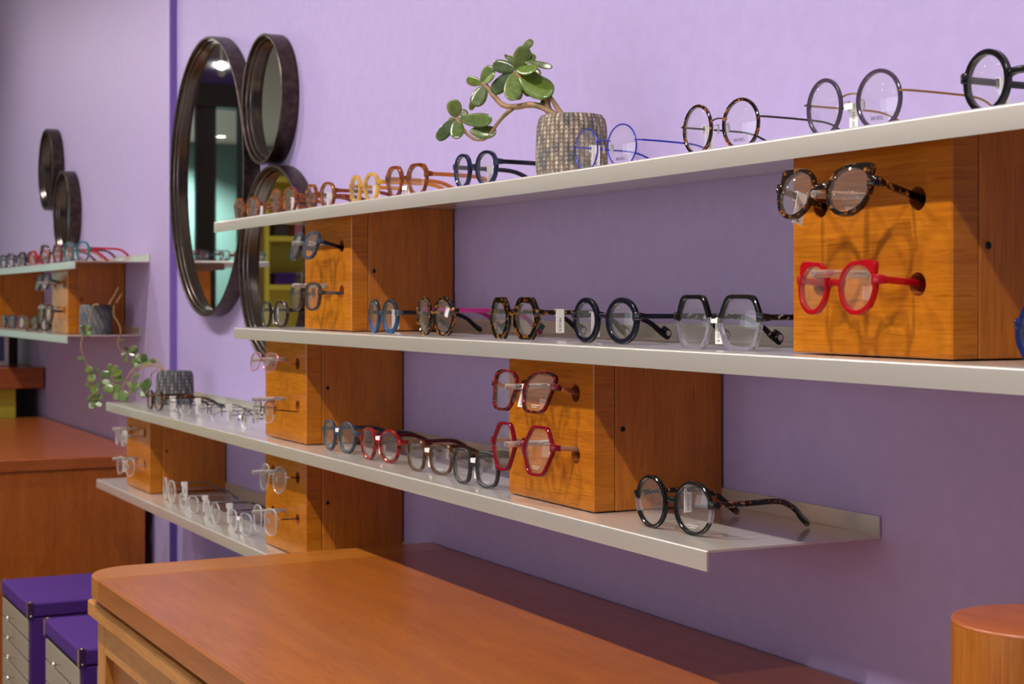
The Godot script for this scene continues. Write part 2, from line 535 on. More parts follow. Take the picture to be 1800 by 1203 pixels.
func eyeglasses(e: Array, far := false) -> Node3D:
	var x: float = e[2]
	var pitch: float = e[6]
	var hh: float = e[7]
	var ww: float = hh * e[8]
	var gap: float = e[9]
	var shape: String = e[10]
	var kind: String = e[11]
	var front: Material = M[e[12]] if e[12] != "teal" else M.teal_plastic
	var rw: float = e[14]
	var extra: String = e[18]
	var pegged: bool = e[1].contains("pegs")
	var o := thing("eyeglasses", e[0], "eyeglasses", Vector3(x, e[3], e[4]), e[1])
	o.rotation_degrees = Vector3(pitch, e[5], 0)
	var yo := -hh / 2 if pegged else 0.0
	var n := 40 if far else 64
	var thin := kind in ["metal", "half", "rimless"]
	var depth := 0.0018 if thin else 0.0036 if kind == "combo" else 0.0058
	var cx := (ww + gap) / 2
	var yh := yo + hh * (0.6 if shape == "round" or shape == "hexa" or shape == "hexa2" else 0.66)
	var yb := yo + hh * (0.64 if thin or kind == "combo" else 0.58)
	var arm: Material = M[{"plum_tips": "magenta", "black_fleck": "black_fleck"}.get(e[13], e[13])]
	var fs := start()
	var tone = null
	if e[12] == "grad_blue":
		tone = func(p: Vector3) -> Color:
			return Color(0.025, 0.028, 0.034).lerp(Color(0.012, 0.075, 0.22), clampf(1.05 - p.y / hh * 1.6, 0.0, 1.0))
	var lenses := []
	for s in [-1, 1]:
		var low := start()
		var has_low := false
		var at := Transform3D(Basis(Vector3.UP, s * deg_to_rad(4.5)), Vector3(s * cx, yo + hh / 2, 0))
		var inner := scaled(outline(INNER[shape], n, s < 0), ww / 2 - rw, hh / 2 - rw)
		var outer := scaled(outline(OUTER[shape], n, s < 0), ww / 2, hh / 2)
		var z0 := -depth * 0.6
		var z1 := depth * 0.4
		var bev := minf(0.0007, rw * 0.3)
		var from := func(deg0: float, deg1: float) -> Array:      # angles measured from the outer side
			if s > 0: return [roundi(deg0 / 360.0 * n), roundi(deg1 / 360.0 * n)]
			return [roundi((180.0 - deg1) / 360.0 * n), roundi((180.0 - deg0) / 360.0 * n)]
		match kind:
			"half":
				var r: Array = from.call(-8.0, 188.0)
				ring(fs, inner, outer, z0, z1, bev, at, r[0], r[1])
			"split":
				var r: Array = from.call(4.0, 168.0)
				ring(fs, inner, outer, z0, z1, bev, at, r[0], r[1])
				ring(low, inner, outer, z0, z1, bev, at, r[1], r[0] + n)
				has_low = true
			"clearside":
				var r: Array = from.call(-30.0, 12.0)
				ring(low, inner, outer, z0, z1, bev, at, r[0], r[1])
				ring(fs, inner, outer, z0, z1, bev, at, r[1], r[0] + n)
				has_low = true
			"rimless": pass
			_: ring(fs, inner, outer, z0, z1, bev, at, 0, -1, tone)
		var lm := obj("lens", lens_mesh(scaled(inner, 1.015, 1.015), at), M.lens, o)
		lenses.append(lm)
		if kind in ["rimless", "half"]:
			var es := start()
			var r: Array = [0, n] if kind == "rimless" else from.call(188.0, 352.0)
			ring(es, scaled(inner, 0.978, 0.978), scaled(inner, 1.012, 1.012), -0.001, 0.0014, 0.0002, at, r[0], r[1])
			obj("lens_edge", done(es), M.edge_clear, lm)
		var hx := cx + ww / 2
		var lug := start()
		if thin:
			sweep(lug if kind == "rimless" else fs, [Vector3(s * (hx - 0.0015), yh, 0), Vector3(s * (hx + 0.002), yh, -0.0015), Vector3(s * (hx + 0.0035), yh, -0.008)], [Vector2(0.0018, 0.0026)], Vector3.UP, 6)
		elif kind == "combo":
			sweep(lug, [Vector3(s * (hx - 0.0015), yh, -0.0006), Vector3(s * (hx + 0.003), yh, -0.002), Vector3(s * (hx + 0.0042), yh, -0.009)], [Vector2(0.0022, 0.0022)], Vector3.UP, 8)
		else:
			if tone != null: fs.set_color(Color(0.045, 0.05, 0.06))
			sweep(fs, [Vector3(s * (hx - rw - 0.001), yh, -0.0012), Vector3(s * (hx + 0.001), yh, -0.0016), Vector3(s * (hx + 0.0036), yh, -0.0036), Vector3(s * (hx + 0.004), yh, -0.0085)], [Vector2(0.0105, 0.0046), Vector2(0.0094, 0.0048), Vector2(0.0084, 0.0046), Vector2(0.0072, 0.0036)], Vector3.UP, 8, 0.4)
		if kind in ["combo", "rimless"]: obj("end_piece", done(lug), arm if kind == "combo" else front, o)
		if has_low: obj("clear_rim", done(low), M.clear_rim, o)
		# temple
		var ts := start()
		var drop := yh - yo - 0.0035
		var p0 := Vector3(s * (hx + (0.0035 if thin else 0.004)), yh, -0.0075)
		var path := curve_points([p0, p0 + Vector3(0, -0.0002, -0.045), p0 + Vector3(-s * 0.003, -0.0015, -0.088), p0 + Vector3(-s * 0.006, -drop * 0.32, -0.112), p0 + Vector3(-s * 0.009, -drop * 0.72, -0.128), p0 + Vector3(-s * 0.011, -drop, -0.141)], 3 if far else 4)
		var sizes := []
		for i in path.size():
			var f := float(i) / (path.size() - 1)
			if thin or kind == "combo": sizes.append(Vector2(0.0016, 0.0022).lerp(Vector2(0.0024, 0.0034), smoothstep(0.5, 0.75, f)) * (1.0 if i < path.size() - 1 else 0.5))
			else: sizes.append(Vector2(0.0036, 0.0064).lerp(Vector2(0.0036, 0.0082), smoothstep(0.55, 0.95, f)) * (1.0 if i < path.size() - 1 else 0.55))
		sweep(ts, path, sizes, Vector3.RIGHT, 8, 0.6)
		var tm := obj("temple", done(ts), arm, o)
		if e[13] == "plum_tips":
			var tp := start()
			var c: Vector3 = path[-1]
			sweep(tp, [c + Vector3(0, 0.004, 0.013), c + Vector3(0, 0.009, 0.001), c + Vector3(0, 0.0062, -0.003)], [Vector2(0.004, 0.011), Vector2(0.004, 0.015), Vector2(0.003, 0.010)], Vector3.RIGHT, 8, 0.5)
			obj("temple_tip", done(tp), M.teal_tip, tm)
		if extra.contains("paddle"):
			var tp := start()
			var c: Vector3 = path[-1]
			sweep(tp, [c + Vector3(0, 0.014, 0.011), c + Vector3(0, 0.006, 0.003), c + Vector3(0, 0.0035, -0.002)], [Vector2(0.0036, 0.007), Vector2(0.0042, 0.0135), Vector2(0.003, 0.008)], Vector3.RIGHT, 10, 0.7)
			var pd := obj("temple_tip", done(tp), arm, tm)
			var dl := lathe_mesh([Vector2(0.0036, 0), Vector2(0.0034, 0.0003), Vector2(0, 0.0005)], 16)
			var dd := obj("tip_disc", dl, M.white_gloss, tm, c + Vector3(0.0021, 0.0062, 0.0028))
			dd.rotation.z = -PI / 2
		if extra.contains("valentin") and s < 0:
			lettering("temple_lettering", "NE & VALENTIN", 0.0026, M.white_ink, tm, Transform3D(Basis(Vector3.UP, PI / 2), p0 + Vector3(0.0019, 0, -0.072)))
		if extra.contains("pads") or kind in ["metal", "combo", "half", "rimless"]:
			var ps := start()
			var pc := Vector3(s * (gap / 2 - 0.001), yb - hh * 0.16, -0.006)
			sweep(ps, [pc + Vector3(s * 0.0006, 0.0055, 0), pc + Vector3(0, 0.004, 0), pc, pc + Vector3(0, -0.004, 0), pc + Vector3(s * 0.0006, -0.0055, 0)], [Vector2(0.001, 0.001), Vector2(0.0018, 0.0044), Vector2(0.0022, 0.0056), Vector2(0.0018, 0.0044), Vector2(0.001, 0.001)], Vector3(1, 0, 0.8 * s).normalized(), 8)
			obj("nose_pad", done(ps), M.pad_clear, o)
			var wst := start()
			sweep(wst, curve_points([Vector3(s * (gap / 2 + rw * 0.4), yb - hh * 0.1, -0.001), Vector3(s * (gap / 2 + 0.0005), yb - hh * 0.08, -0.006), pc + Vector3(s * 0.0008, 0, -0.001)], 3), [Vector2(0.0009, 0.0009)], Vector3(0.1, 1, 0.1).normalized(), 6)
			obj("pad_arm", done(wst), M.silver_metal, o)
	# bridge
	var bs := start() if kind == "combo" else fs
	var bw := gap / 2 + rw * 0.6 + (0.002 if shape in ["round", "facet", "octo", "hexa2"] else 0.0012)
	var bp := [Vector3(-bw, yb - 0.0006, -0.0004), Vector3(-gap * 0.25, yb + 0.0012, 0.0008), Vector3(gap * 0.25, yb + 0.0012, 0.0008), Vector3(bw, yb - 0.0006, -0.0004)]
	if tone != null: bs.set_color(Color(0.04, 0.06, 0.1))
	if thin or kind == "combo": sweep(bs, curve_points(bp, 3), [Vector2(0.0018, 0.0018)], Vector3.UP, 8)
	else: sweep(bs, curve_points(bp, 3), [Vector2(0.0105, 0.0048), Vector2(0.0086, 0.005), Vector2(0.0072, 0.005), Vector2(0.0064, 0.0048), Vector2(0.0062, 0.0048), Vector2(0.0064, 0.0048), Vector2(0.0066, 0.0048), Vector2(0.0072, 0.005), Vector2(0.0086, 0.005), Vector2(0.0105, 0.0048)], Vector3.UP, 8, 0.6)
	obj("front_frame", done(fs), front, o)
	if kind == "combo": obj("bridge", done(bs), arm, o)
	# price tag
	var side: String = e[15]
	if side:
		var tz: float = e[16]
		var len := minf(0.027, yh - yo - 0.004) if not pegged else 0.026
		var ta := cx + ww / 2 + 0.004
		var turn := rng.randf_range(-0.12, 0.12)
		if side == "N": price_tag(o, 0, Vector3(0, yb + 0.0034 - tz, -0.0036), minf(0.027, yb - yo + 0.002 - tz), e[17], turn * 0.4)
		elif side == "O" and thin: price_tag(o, 1, Vector3(ta + 0.0024, yh + 0.011, -tz - 0.012), len + 0.009, e[17], turn + 0.25)
		else: price_tag(o, 1, Vector3((ta if side == "O" else -ta) + 0.0024, yh, -tz - 0.012), len, e[17], turn)
	if extra == "hi_tag":
		var h := obj("folded_tag", box_mesh(Vector3(-0.011, -0.0075, -0.0004), Vector3(0.011, 0.0075, 0.0004), 0.0001), M.paper, o, Vector3(cx - 0.004, yo + hh * 0.62, -0.006))
		h.rotation = Vector3(-0.2, -0.2, -0.14)
	if extra == "morel":
		lettering("lens_lettering", "MOREL", 0.0034, M.ink, lenses[1], Transform3D(Basis(Vector3.UP, deg_to_rad(5.5)), Vector3(cx, yo + hh * 0.2, 0.002)))
	if extra.contains("demo"):
		var ds := start()
		for k in 2:
			for i in 9 - 3 * k:
				var w := 0.0008 + 0.0005 * ((i * 7 + k) % 3)
				var px := cx + (i - 4 + 1.5 * k) * 0.0019
				bx(ds, Vector3(px - w / 2, yo + hh * 0.19 - k * 0.0024 - 0.0004, 0.0016), Vector3(px + w / 2, yo + hh * 0.19 - k * 0.0024 + 0.0004, 0.00175), 0.00002)
		obj("lens_print", done(ds), M.white_ink, lenses[1])
	return o

const PAIRS := [
	["small round amber tortoiseshell glasses at the left end of the top shelf", "glasses on the top shelf", -3.0773, 1.4749, 0.182, 9, 0, 0.0452, 0.98, 0.015, "panto", "ace", "amber", "amber", 0.0042, "R", 0.045, "210.00 €", ""],
	["amber tortoiseshell glasses second along the top shelf, tag behind right lens", "glasses on the top shelf", -2.8553, 1.4749, 0.182, 4.5, 0, 0.0503, 0.98, 0.015, "panto", "ace", "amber", "amber", 0.0042, "R", 0.036, "210.00 €", ""],
	["brown amber rounded glasses third along the top shelf, beside the yellow pair", "glasses on the top shelf", -2.6605, 1.4749, 0.182, 6.25, 0, 0.0469, 1, 0.015, "panto", "ace", "amber", "amber_dark", 0.0045, "R", 0.036, "210.00 €", ""],
	["honey yellow clear glasses on the top shelf", "glasses on the top shelf", -2.4544, 1.4749, 0.182, 2, 0, 0.0484, 1, 0.015, "panto", "ace", "honey", "honey_dark", 0.005, "R", 0.036, "219.00 €", ""],
	["tan mottled crown panto glasses with caramel temples on the top shelf", "glasses on the top shelf", -2.2793, 1.4749, 0.182, 9, 0, 0.05, 1, 0.015, "crown", "ace", "tan", "caramel", 0.0046, "N", 0.016, "219.00 €", ""],
	["dark navy crystal glasses whose temple reaches behind the knitted pot", "glasses on the top shelf", -2.0369, 1.4749, 0.182, 5.75, 0, 0.0496, 0.98, 0.015, "panto", "ace", "navy_crystal", "navy", 0.0046, "R", 0.05, "219.00 €", ""],
	["thin bright blue metal round glasses in front of the knitted pot", "glasses on the top shelf", -1.6786, 1.4749, 0.182, 9.25, 0, 0.0517, 0.96, 0.017, "round", "metal", "blue_metal", "blue_metal", 0.0017, "L", 0.024, "305.00 €", "morel"],
	["round dark tortoiseshell rimmed glasses with slim black metal temples, top shelf", "glasses on the top shelf", -1.4361, 1.4749, 0.182, 5.75, 0, 0.0548, 0.98, 0.017, "round", "combo", "tortoise", "dark_metal", 0.0034, "L", 0.028, "333.00 €", "morel"],
	["round purple-grey glasses with gold bridge on the top shelf", "glasses on the top shelf", -1.2166, 1.4749, 0.182, 2.75, 0, 0.0566, 0.98, 0.02, "round", "combo", "plum", "gold_dark", 0.0038, "N", 0.012, "333.00 €", "morel"],
	["round black glasses cut by the frame edge at the right end of the top shelf", "glasses on the top shelf", -0.9982, 1.4749, 0.182, 4, 0, 0.0545, 0.98, 0.02, "round", "ace", "black", "black", 0.005, "L", 0.04, "261.00 €", ""],
	["dark brown glasses at the left end of the middle shelf before the mirror", "glasses on the middle shelf", -2.9517, 1.267, 0.168, 5.5, 0, 0.0503, 1.05, 0.015, "panto", "ace", "black_brown", "black", 0.0038, "R", 0.02, "304.00 €", "pads"],
	["round glasses fading grey to blue, with navy and pink temples, middle shelf", "glasses on the middle shelf", -2.3931, 1.267, 0.1744, -0.75, 0, 0.054, 1, 0.015, "round", "ace", "grad_blue", "navy", 0.0055, "L", 0.036, "", ""],
	["round dark tortoiseshell glasses with magenta temples and teal square tips", "glasses on the middle shelf", -2.1904, 1.267, 0.1746, 0, 0, 0.0569, 1, 0.015, "facet", "ace", "tortoise", "plum_tips", 0.0048, "", 0.06, "", "hi_tag"],
	["octagonal olive and tortoiseshell glasses with a tag on the right temple", "glasses on the middle shelf", -1.9456, 1.267, 0.168, 3.25, 0, 0.0549, 0.98, 0.015, "octo", "ace", "tortoise_olive", "tortoise", 0.0065, "O", 0.02, "390.00 €", "paddle"],
	["thick round navy blue glasses in the centre of the middle shelf", "glasses on the middle shelf", -1.7022, 1.267, 0.168, 7.5, 0, 0.0556, 1, 0.015, "round", "ace", "navy", "navy", 0.0066, "L", 0.024, "353.00 €", "valentin paddle"],
	["large hexagonal glasses with black brows and clear lower rims", "glasses on the middle shelf", -1.4336, 1.267, 0.1867, 6.5, 0, 0.0581, 1.1, 0.01, "hexa", "split", "black", "black_fleck", 0.0046, "N", 0.004, "376.00 €", "paddle"],
	["blue angular glasses cut by the right edge beside the large display box", "glasses on the middle shelf", -0.9458, 1.267, 0.18, 3, 0, 0.05, 0.98, 0.015, "octo", "ace", "blue_crystal", "navy", 0.0045, "", 0, "", ""],
	["tortoiseshell glasses nearest the woven pot on the long lower shelf", "glasses on the long lower shelf", -3.7519, 1.0636, 0.1911, 2, 0, 0.045, 1.15, 0.015, "square", "ace", "tortoise_thin", "tortoise_thin", 0.0022, "O", 0.012, "241.00 €", ""],
	["navy half-rim glasses second from the woven pot on the long lower shelf", "glasses on the long lower shelf", -3.5586, 1.0636, 0.1842, 7.25, 0, 0.0379, 1.35, 0.015, "square", "half", "navy_metal", "navy", 0.0016, "O", 0.006, "223.00 €", ""],
	["black half-rim glasses third from the woven pot on the long lower shelf", "glasses on the long lower shelf", -3.3195, 1.0636, 0.1842, 7.5, 0, 0.0392, 1.25, 0.015, "square", "half", "dark_metal", "steel", 0.0016, "O", 0.004, "258.00 €", ""],
	["dark blue half-rim glasses with tag, just before the left display box of the lower shelf", "glasses on the long lower shelf", -3.1153, 1.0636, 0.18, 6.75, 0, 0.036, 1.3, 0.015, "square", "half", "navy_metal", "dark_metal", 0.0018, "N", 0, "258.00 €", ""],
	["matte slate blue rounded glasses with white tag over the bridge", "glasses on the long lower shelf", -2.5801, 1.0636, 0.1776, 4.5, 0, 0.0518, 1.05, 0.015, "panto", "ace", "slate", "slate", 0.0036, "N", -0.005, "", "pads demo"],
	["red mottled rounded glasses with white tag over the bridge", "glasses on the long lower shelf", -2.397, 1.0636, 0.1782, 6.25, 0, 0.0523, 1.05, 0.015, "panto", "ace", "red_tortoise", "red_dark", 0.0036, "N", -0.005, "", "pads demo"],
	["brown squarish glasses with white tag over the bridge", "glasses on the long lower shelf", -2.203, 1.0636, 0.1782, 7.75, 0, 0.0471, 1.15, 0.015, "square", "ace", "brown_clear", "brown_clear", 0.0028, "N", -0.005, "", "pads demo"],
	["matte black rounded square glasses beside the red hexagonal pair", "glasses on the long lower shelf", -2.0201, 1.0636, 0.1898, 5.5, 0, 0.0496, 1.05, 0.015, "square", "ace", "matte_black", "tortoise_thin", 0.0034, "N", -0.005, "221.00 €", "pads demo"],
	["large round black glasses with tortoiseshell temples, right end of lower shelf", "glasses on the long lower shelf", -1.526, 1.0636, 0.1831, 6.25, 0, 0.0591, 1, 0.015, "round", "clearside", "black", "tortoise", 0.0036, "L", 0.066, "221.00 €", "demo"],
	["rimless glasses nearest the small display box on the lowest shelf", "rimless glasses on the lowest shelf", -3.6632, 0.8605, 0.1809, -2.5, 0, 0.0518, 1.05, 0.015, "panto", "rimless", "steel", "steel", 0.0008, "O", 0.01, "249.00 €", ""],
	["narrow rimless glasses second along the lowest shelf", "rimless glasses on the lowest shelf", -3.4636, 0.8605, 0.1903, 3, 0, 0.0382, 1.4, 0.015, "square", "rimless", "steel", "clear_arm", 0.0008, "O", 0.004, "249.00 €", ""],
	["round rimless glasses with brown flecked temples, third along the lowest shelf", "rimless glasses on the lowest shelf", -3.2814, 0.8605, 0.192, -2.75, 0, 0.0447, 1.2, 0.015, "panto", "rimless", "steel", "tortoise_thin", 0.0008, "O", 0.01, "249.00 €", ""],
	["rimless glasses closest to the corner of the wooden cabinet", "rimless glasses on the lowest shelf", -3.0896, 0.8605, 0.192, 3.75, 0, 0.0446, 1.2, 0.015, "square", "rimless", "steel", "dark_metal", 0.0008, "N", 0, "249.00 €", ""],
	["brown tortoiseshell glasses with browline corners on the upper peg of the large right box", "glasses hung on the display box pegs", -1.1834, 1.4168, 0.241, 6.5, -14, 0.0471, 1.1, 0.015, "cat", "ace", "tortoise_grey", "tortoise", 0.0036, "L", 0.02, "338.00 €", ""],
	["bright red glasses with pointed corners on the lower peg of the large right box", "glasses hung on the display box pegs", -1.1836, 1.3303, 0.226, 0, -4, 0.0479, 1, 0.015, "cat", "ace", "red", "red", 0.0038, "", 0, "", ""],
	["slate blue clear glasses on the upper peg of the box under the top shelf", "glasses hung on the display box pegs", -2.6065, 1.4101, 0.23, 2.75, -15, 0.0489, 1, 0.015, "square", "ace", "slate_crystal", "navy", 0.0044, "", 0, "", ""],
	["smoky clear glasses on the lower peg of the box under the top shelf", "glasses hung on the display box pegs", -2.6075, 1.3248, 0.228, 5.75, -3, 0.048, 1.02, 0.015, "square", "ace", "smoke", "steel", 0.0038, "", 0, "", "pads"],
	["pink metal glasses on the upper peg of the box left of the slate glasses", "glasses hung on the display box pegs", -2.8161, 1.2074, 0.233, 8.25, -13, 0.0358, 1.25, 0.015, "square", "metal", "pink_metal", "pink_metal", 0.0016, "", 0, "", "pads"],
	["brown half-rim glasses on the lower peg of the box left of the slate glasses", "glasses hung on the display box pegs", -2.8152, 1.1184, 0.233, 1.5, -6, 0.0414, 1.15, 0.015, "square", "half", "brown_metal", "brown_metal", 0.002, "", 0, "", ""],
	["silver thin rimmed glasses on the upper peg of the lowest left box", "glasses hung on the display box pegs", -2.8159, 0.9968, 0.216, 5.75, -5, 0.0498, 1, 0.015, "panto", "metal", "silver_metal", "dark_metal", 0.0014, "", 0, "", "pads"],
	["pink rimless glasses on the lower peg of the lowest left box", "glasses hung on the display box pegs", -2.8149, 0.9229, 0.231, 2.75, -1, 0.0496, 1, 0.015, "square", "rimless", "pink_metal", "dark_metal", 0.0008, "", 0, "", ""],
	["pale blue rimless glasses on the upper peg of the small far box", "glasses hung on the display box pegs", -3.9177, 0.9889, 0.23, 1, -2, 0.0424, 1.05, 0.015, "panto", "rimless", "blue_pale", "steel", 0.0008, "R", 0.012, "249.00 €", ""],
	["pale pink rimless glasses on the lower peg of the small far box", "glasses hung on the display box pegs", -3.9153, 0.9189, 0.22, 8, -3, 0.0459, 1.05, 0.015, "panto", "rimless", "pink_metal", "clear_arm", 0.0008, "L", 0.01, "249.00 €", ""],
	["red and black tortoiseshell square glasses on the upper peg of the middle box", "glasses hung on the display box pegs", -1.8064, 1.2058, 0.227, 8.75, -14, 0.0525, 1.08, 0.015, "cat2", "ace", "red_black", "rose_metal", 0.0032, "N", 0, "236.00 €", "demo"],
	["dark red hexagonal glasses on the lower peg of the middle box", "glasses hung on the display box pegs", -1.8077, 1.1341, 0.227, 6.25, -5, 0.0617, 1, 0.015, "hexa2", "ace", "wine", "tortoise_pale", 0.0036, "", 0, "", "pads demo"],
	["dark red glasses at the cut left edge of the far upper shelf", "glasses on the far upper shelf", -6.0208, 1.4255, 0.165, 14, 0, 0.052, 1.1, 0.015, "square", "ace", "wine", "wine", 0.0045, "L", 0.03, "", ""],
	["pale blue flecked glasses second from the left on the far upper shelf", "glasses on the far upper shelf", -5.8681, 1.4255, 0.165, 16, 0, 0.052, 1.1, 0.015, "panto", "ace", "slate_crystal", "navy", 0.0045, "R", 0.03, "", ""],
	["violet and grey glasses third from the left on the far upper shelf", "glasses on the far upper shelf", -5.7115, 1.4255, 0.165, 18, 0, 0.052, 1.1, 0.015, "cat", "ace", "plum", "plum", 0.0045, "L", 0.03, "", ""],
	["charcoal black glasses on the far upper shelf beside the red pair", "glasses on the far upper shelf", -5.5007, 1.4255, 0.165, 14, 0, 0.052, 1.1, 0.015, "square", "ace", "black", "black", 0.0045, "R", 0.03, "", ""],
	["bright red glasses on the far upper shelf", "glasses on the far upper shelf", -5.3038, 1.4255, 0.165, 16, 0, 0.052, 1.1, 0.015, "panto", "ace", "red", "red", 0.0045, "L", 0.03, "", ""],
	["silver speckled glasses on the far upper shelf before the lower round mirror", "glasses on the far upper shelf", -5.0839, 1.4255, 0.165, 18, 0, 0.062, 1.1, 0.015, "cat", "ace", "smoke", "rose_metal", 0.0045, "R", 0.03, "", ""],
	["black and red glasses on the far upper shelf before the lower round mirror", "glasses on the far upper shelf", -4.913, 1.4255, 0.165, 14, 0, 0.062, 1.1, 0.015, "square", "ace", "red_black", "red_black", 0.0045, "L", 0.03, "", ""],
	["teal glasses with long red temples at the right end of the far upper shelf", "glasses on the far upper shelf", -4.7444, 1.4255, 0.165, 16, 0, 0.062, 1.1, 0.015, "panto", "ace", "teal", "red", 0.0045, "R", 0.03, "", ""],
	["dark blue glasses at the cut left edge of the far lower shelf", "glasses on the far lower shelf", -5.8498, 1.2205, 0.17, 10, 0, 0.047, 1.1, 0.015, "panto", "ace", "navy_crystal", "navy_crystal", 0.0045, "", 0.03, "", ""],
	["violet grey glasses second from the left on the far lower shelf", "glasses on the far lower shelf", -5.6609, 1.2205, 0.17, 12, 0, 0.047, 1.1, 0.015, "square", "ace", "plum", "plum", 0.0045, "R", 0.03, "", ""],
	["brown clear glasses third from the left on the far lower shelf", "glasses on the far lower shelf", -5.4027, 1.2205, 0.17, 14, 0, 0.047, 1.1, 0.015, "panto", "ace", "brown_clear", "brown_clear", 0.0045, "", 0.03, "", ""],
	["grey and orange glasses beside the far display box on the far lower shelf", "glasses on the far lower shelf", -5.258, 1.2205, 0.17, 16, 0, 0.047, 1.1, 0.015, "square", "ace", "smoke", "smoke", 0.0045, "R", 0.03, "", ""],
	["steel grey glasses on the upper peg of the far display box", "glasses hung on the display box pegs", -4.9258, 1.3705, 0.225, 6, -14, 0.05, 1.05, 0.015, "square", "ace", "slate_crystal", "black", 0.004, "R", 0.015, "", ""],
	["silver clear glasses on the lower peg of the far display box", "glasses hung on the display box pegs", -4.8798, 1.2783, 0.225, 6, -3, 0.055, 1.05, 0.015, "square", "ace", "smoke", "dark_metal", 0.004, "R", 0.015, "", ""],
]

# ------------------------------------------------------------------ shop fittings
func shelf(label: String, x0: float, x1: float, y: float, z0: float, z1: float, sag_at := 0.0, sag := 0.0) -> void:
	var t := 0.0025
	var f := z1 - z0
	var prof := PackedVector2Array([Vector2(0, 0.0215), Vector2(0, -t), Vector2(f - t, -t), Vector2(f - t, -0.0215), Vector2(f, -0.0215), Vector2(f, -0.003), Vector2(f - 0.0004, -0.0015), Vector2(f - 0.0015, -0.0004), Vector2(f - 0.003, 0), Vector2(t + 0.002, 0), Vector2(t, 0.002), Vector2(t, 0.0215)])
	var st := start()
	var xs := []
	for i in 25: xs.append(lerpf(x0, x1, i / 24.0))
	var drop := func(x: float) -> float: return -sag * exp(-pow((x - sag_at) / 0.55, 2.0)) if sag else 0.0
	var n := prof.size()
	for k in n:
		st.set_smooth_group(0 if k >= 4 and k <= 8 else k + 1)
		for i in 24:
			var y0: float = drop.call(xs[i])
			var y1: float = drop.call(xs[i + 1])
			var a := prof[k]
			var b := prof[(k + 1) % n]
			quad(st, Vector3(xs[i], a.y + y0, a.x), Vector3(xs[i], b.y + y0, b.x), Vector3(xs[i + 1], b.y + y1, b.x), Vector3(xs[i + 1], a.y + y1, a.x))
	st.set_smooth_group(-1)
	var tr := Geometry2D.triangulate_polygon(prof)
	for e in [x0, x1]:
		for i in range(0, tr.size(), 3):
			var q := []
			for j in 3: q.append(Vector3(e, prof[tr[i + j]].y + drop.call(e), prof[tr[i + j]].x))
			face(st, q, Vector3((x0 + x1) / 2, q[0].y, q[0].z))
	var o := obj("wall_shelf", done(st), M.shelf_metal, self, Vector3(0, y, z0))
	tag(o, label, "shelf")

func display_box(label: String, x0: float, y: float, h: float, zb := 0.003) -> void:
	var w := 0.226
	var o := thing("display_box", label, "display box", Vector3(x0 + w / 2, y, 0), "wooden display boxes between the shelves")
	var a := -w / 2
	var b := w / 2
	var cs := CSGMesh3D.new()
	cs.name = "front_block"
	cs.mesh = box_mesh(Vector3(a, 0.0015, 0.157), Vector3(b, h, 0.187), 0.0014)
	cs.material = M.oak_across
	for sx in [-0.069, 0.069]:
		for sy in [0.0665, 0.142]:
			var c := CSGCylinder3D.new()
			c.operation = CSGShape3D.OPERATION_SUBTRACTION
			c.radius = 0.0108; c.height = 0.06; c.sides = 24
			c.material = M.oak_end
			c.rotation.x = PI / 2
			c.position = Vector3(sx, sy, 0.172)
			cs.add_child(c)
	o.add_child(cs)
	for s in [-1, 1]:
		var lo := a if s < 0 else b - 0.014
		obj("side_panel", box_mesh(Vector3(lo, 0.0015, zb), Vector3(lo + 0.014, h, 0.1565), 0.0008), M.oak_upright, o)
	obj("back_panel", box_mesh(Vector3(a + 0.0145, 0.002, zb), Vector3(b - 0.0145, h - 0.001, zb + 0.008), 0.0005), M.oak_upright, o)
	obj("base_panel", box_mesh(Vector3(a + 0.0145, 0.0015, zb + 0.0085), Vector3(b - 0.0145, 0.008, 0.1565), 0.0005), M.oak_upright, o)
	obj("top_panel", box_mesh(Vector3(a + 0.0145, h - 0.008, zb + 0.0085), Vector3(b - 0.0145, h, 0.1565), 0.0005), M.oak_upright, o)
	var hole := lathe_mesh([Vector2(0, -0.0004), Vector2(0.0028, -0.0004), Vector2(0.0034, 0.0004), Vector2(0.0026, 0.0002), Vector2(0, 0.0001)], 16)
	var p := obj("screw_hole", hole, M.hole_dark, o, Vector3(b, 0.1, 0.1465))
	p.rotation.z = -PI / 2
	for sy in [0.0765, 0.148]:
		var pg := obj("peg", lathe_mesh([Vector2(0, 0), Vector2(0.0038, 0), Vector2(0.0038, 0.060), Vector2(0.0036, 0.0615), Vector2(0.0015, 0.0618), Vector2(0.0013, 0.059), Vector2(0, 0.059)], 16), M.peg, o, Vector3(0, sy, 0.187))
		pg.rotation.x = PI / 2

func ellipse(rx: float, ry: float, n := 72) -> Array:
	var out := []
	for i in n: out.append(Vector2(cos(TAU * i / n) * rx, sin(TAU * i / n) * ry))
	return out

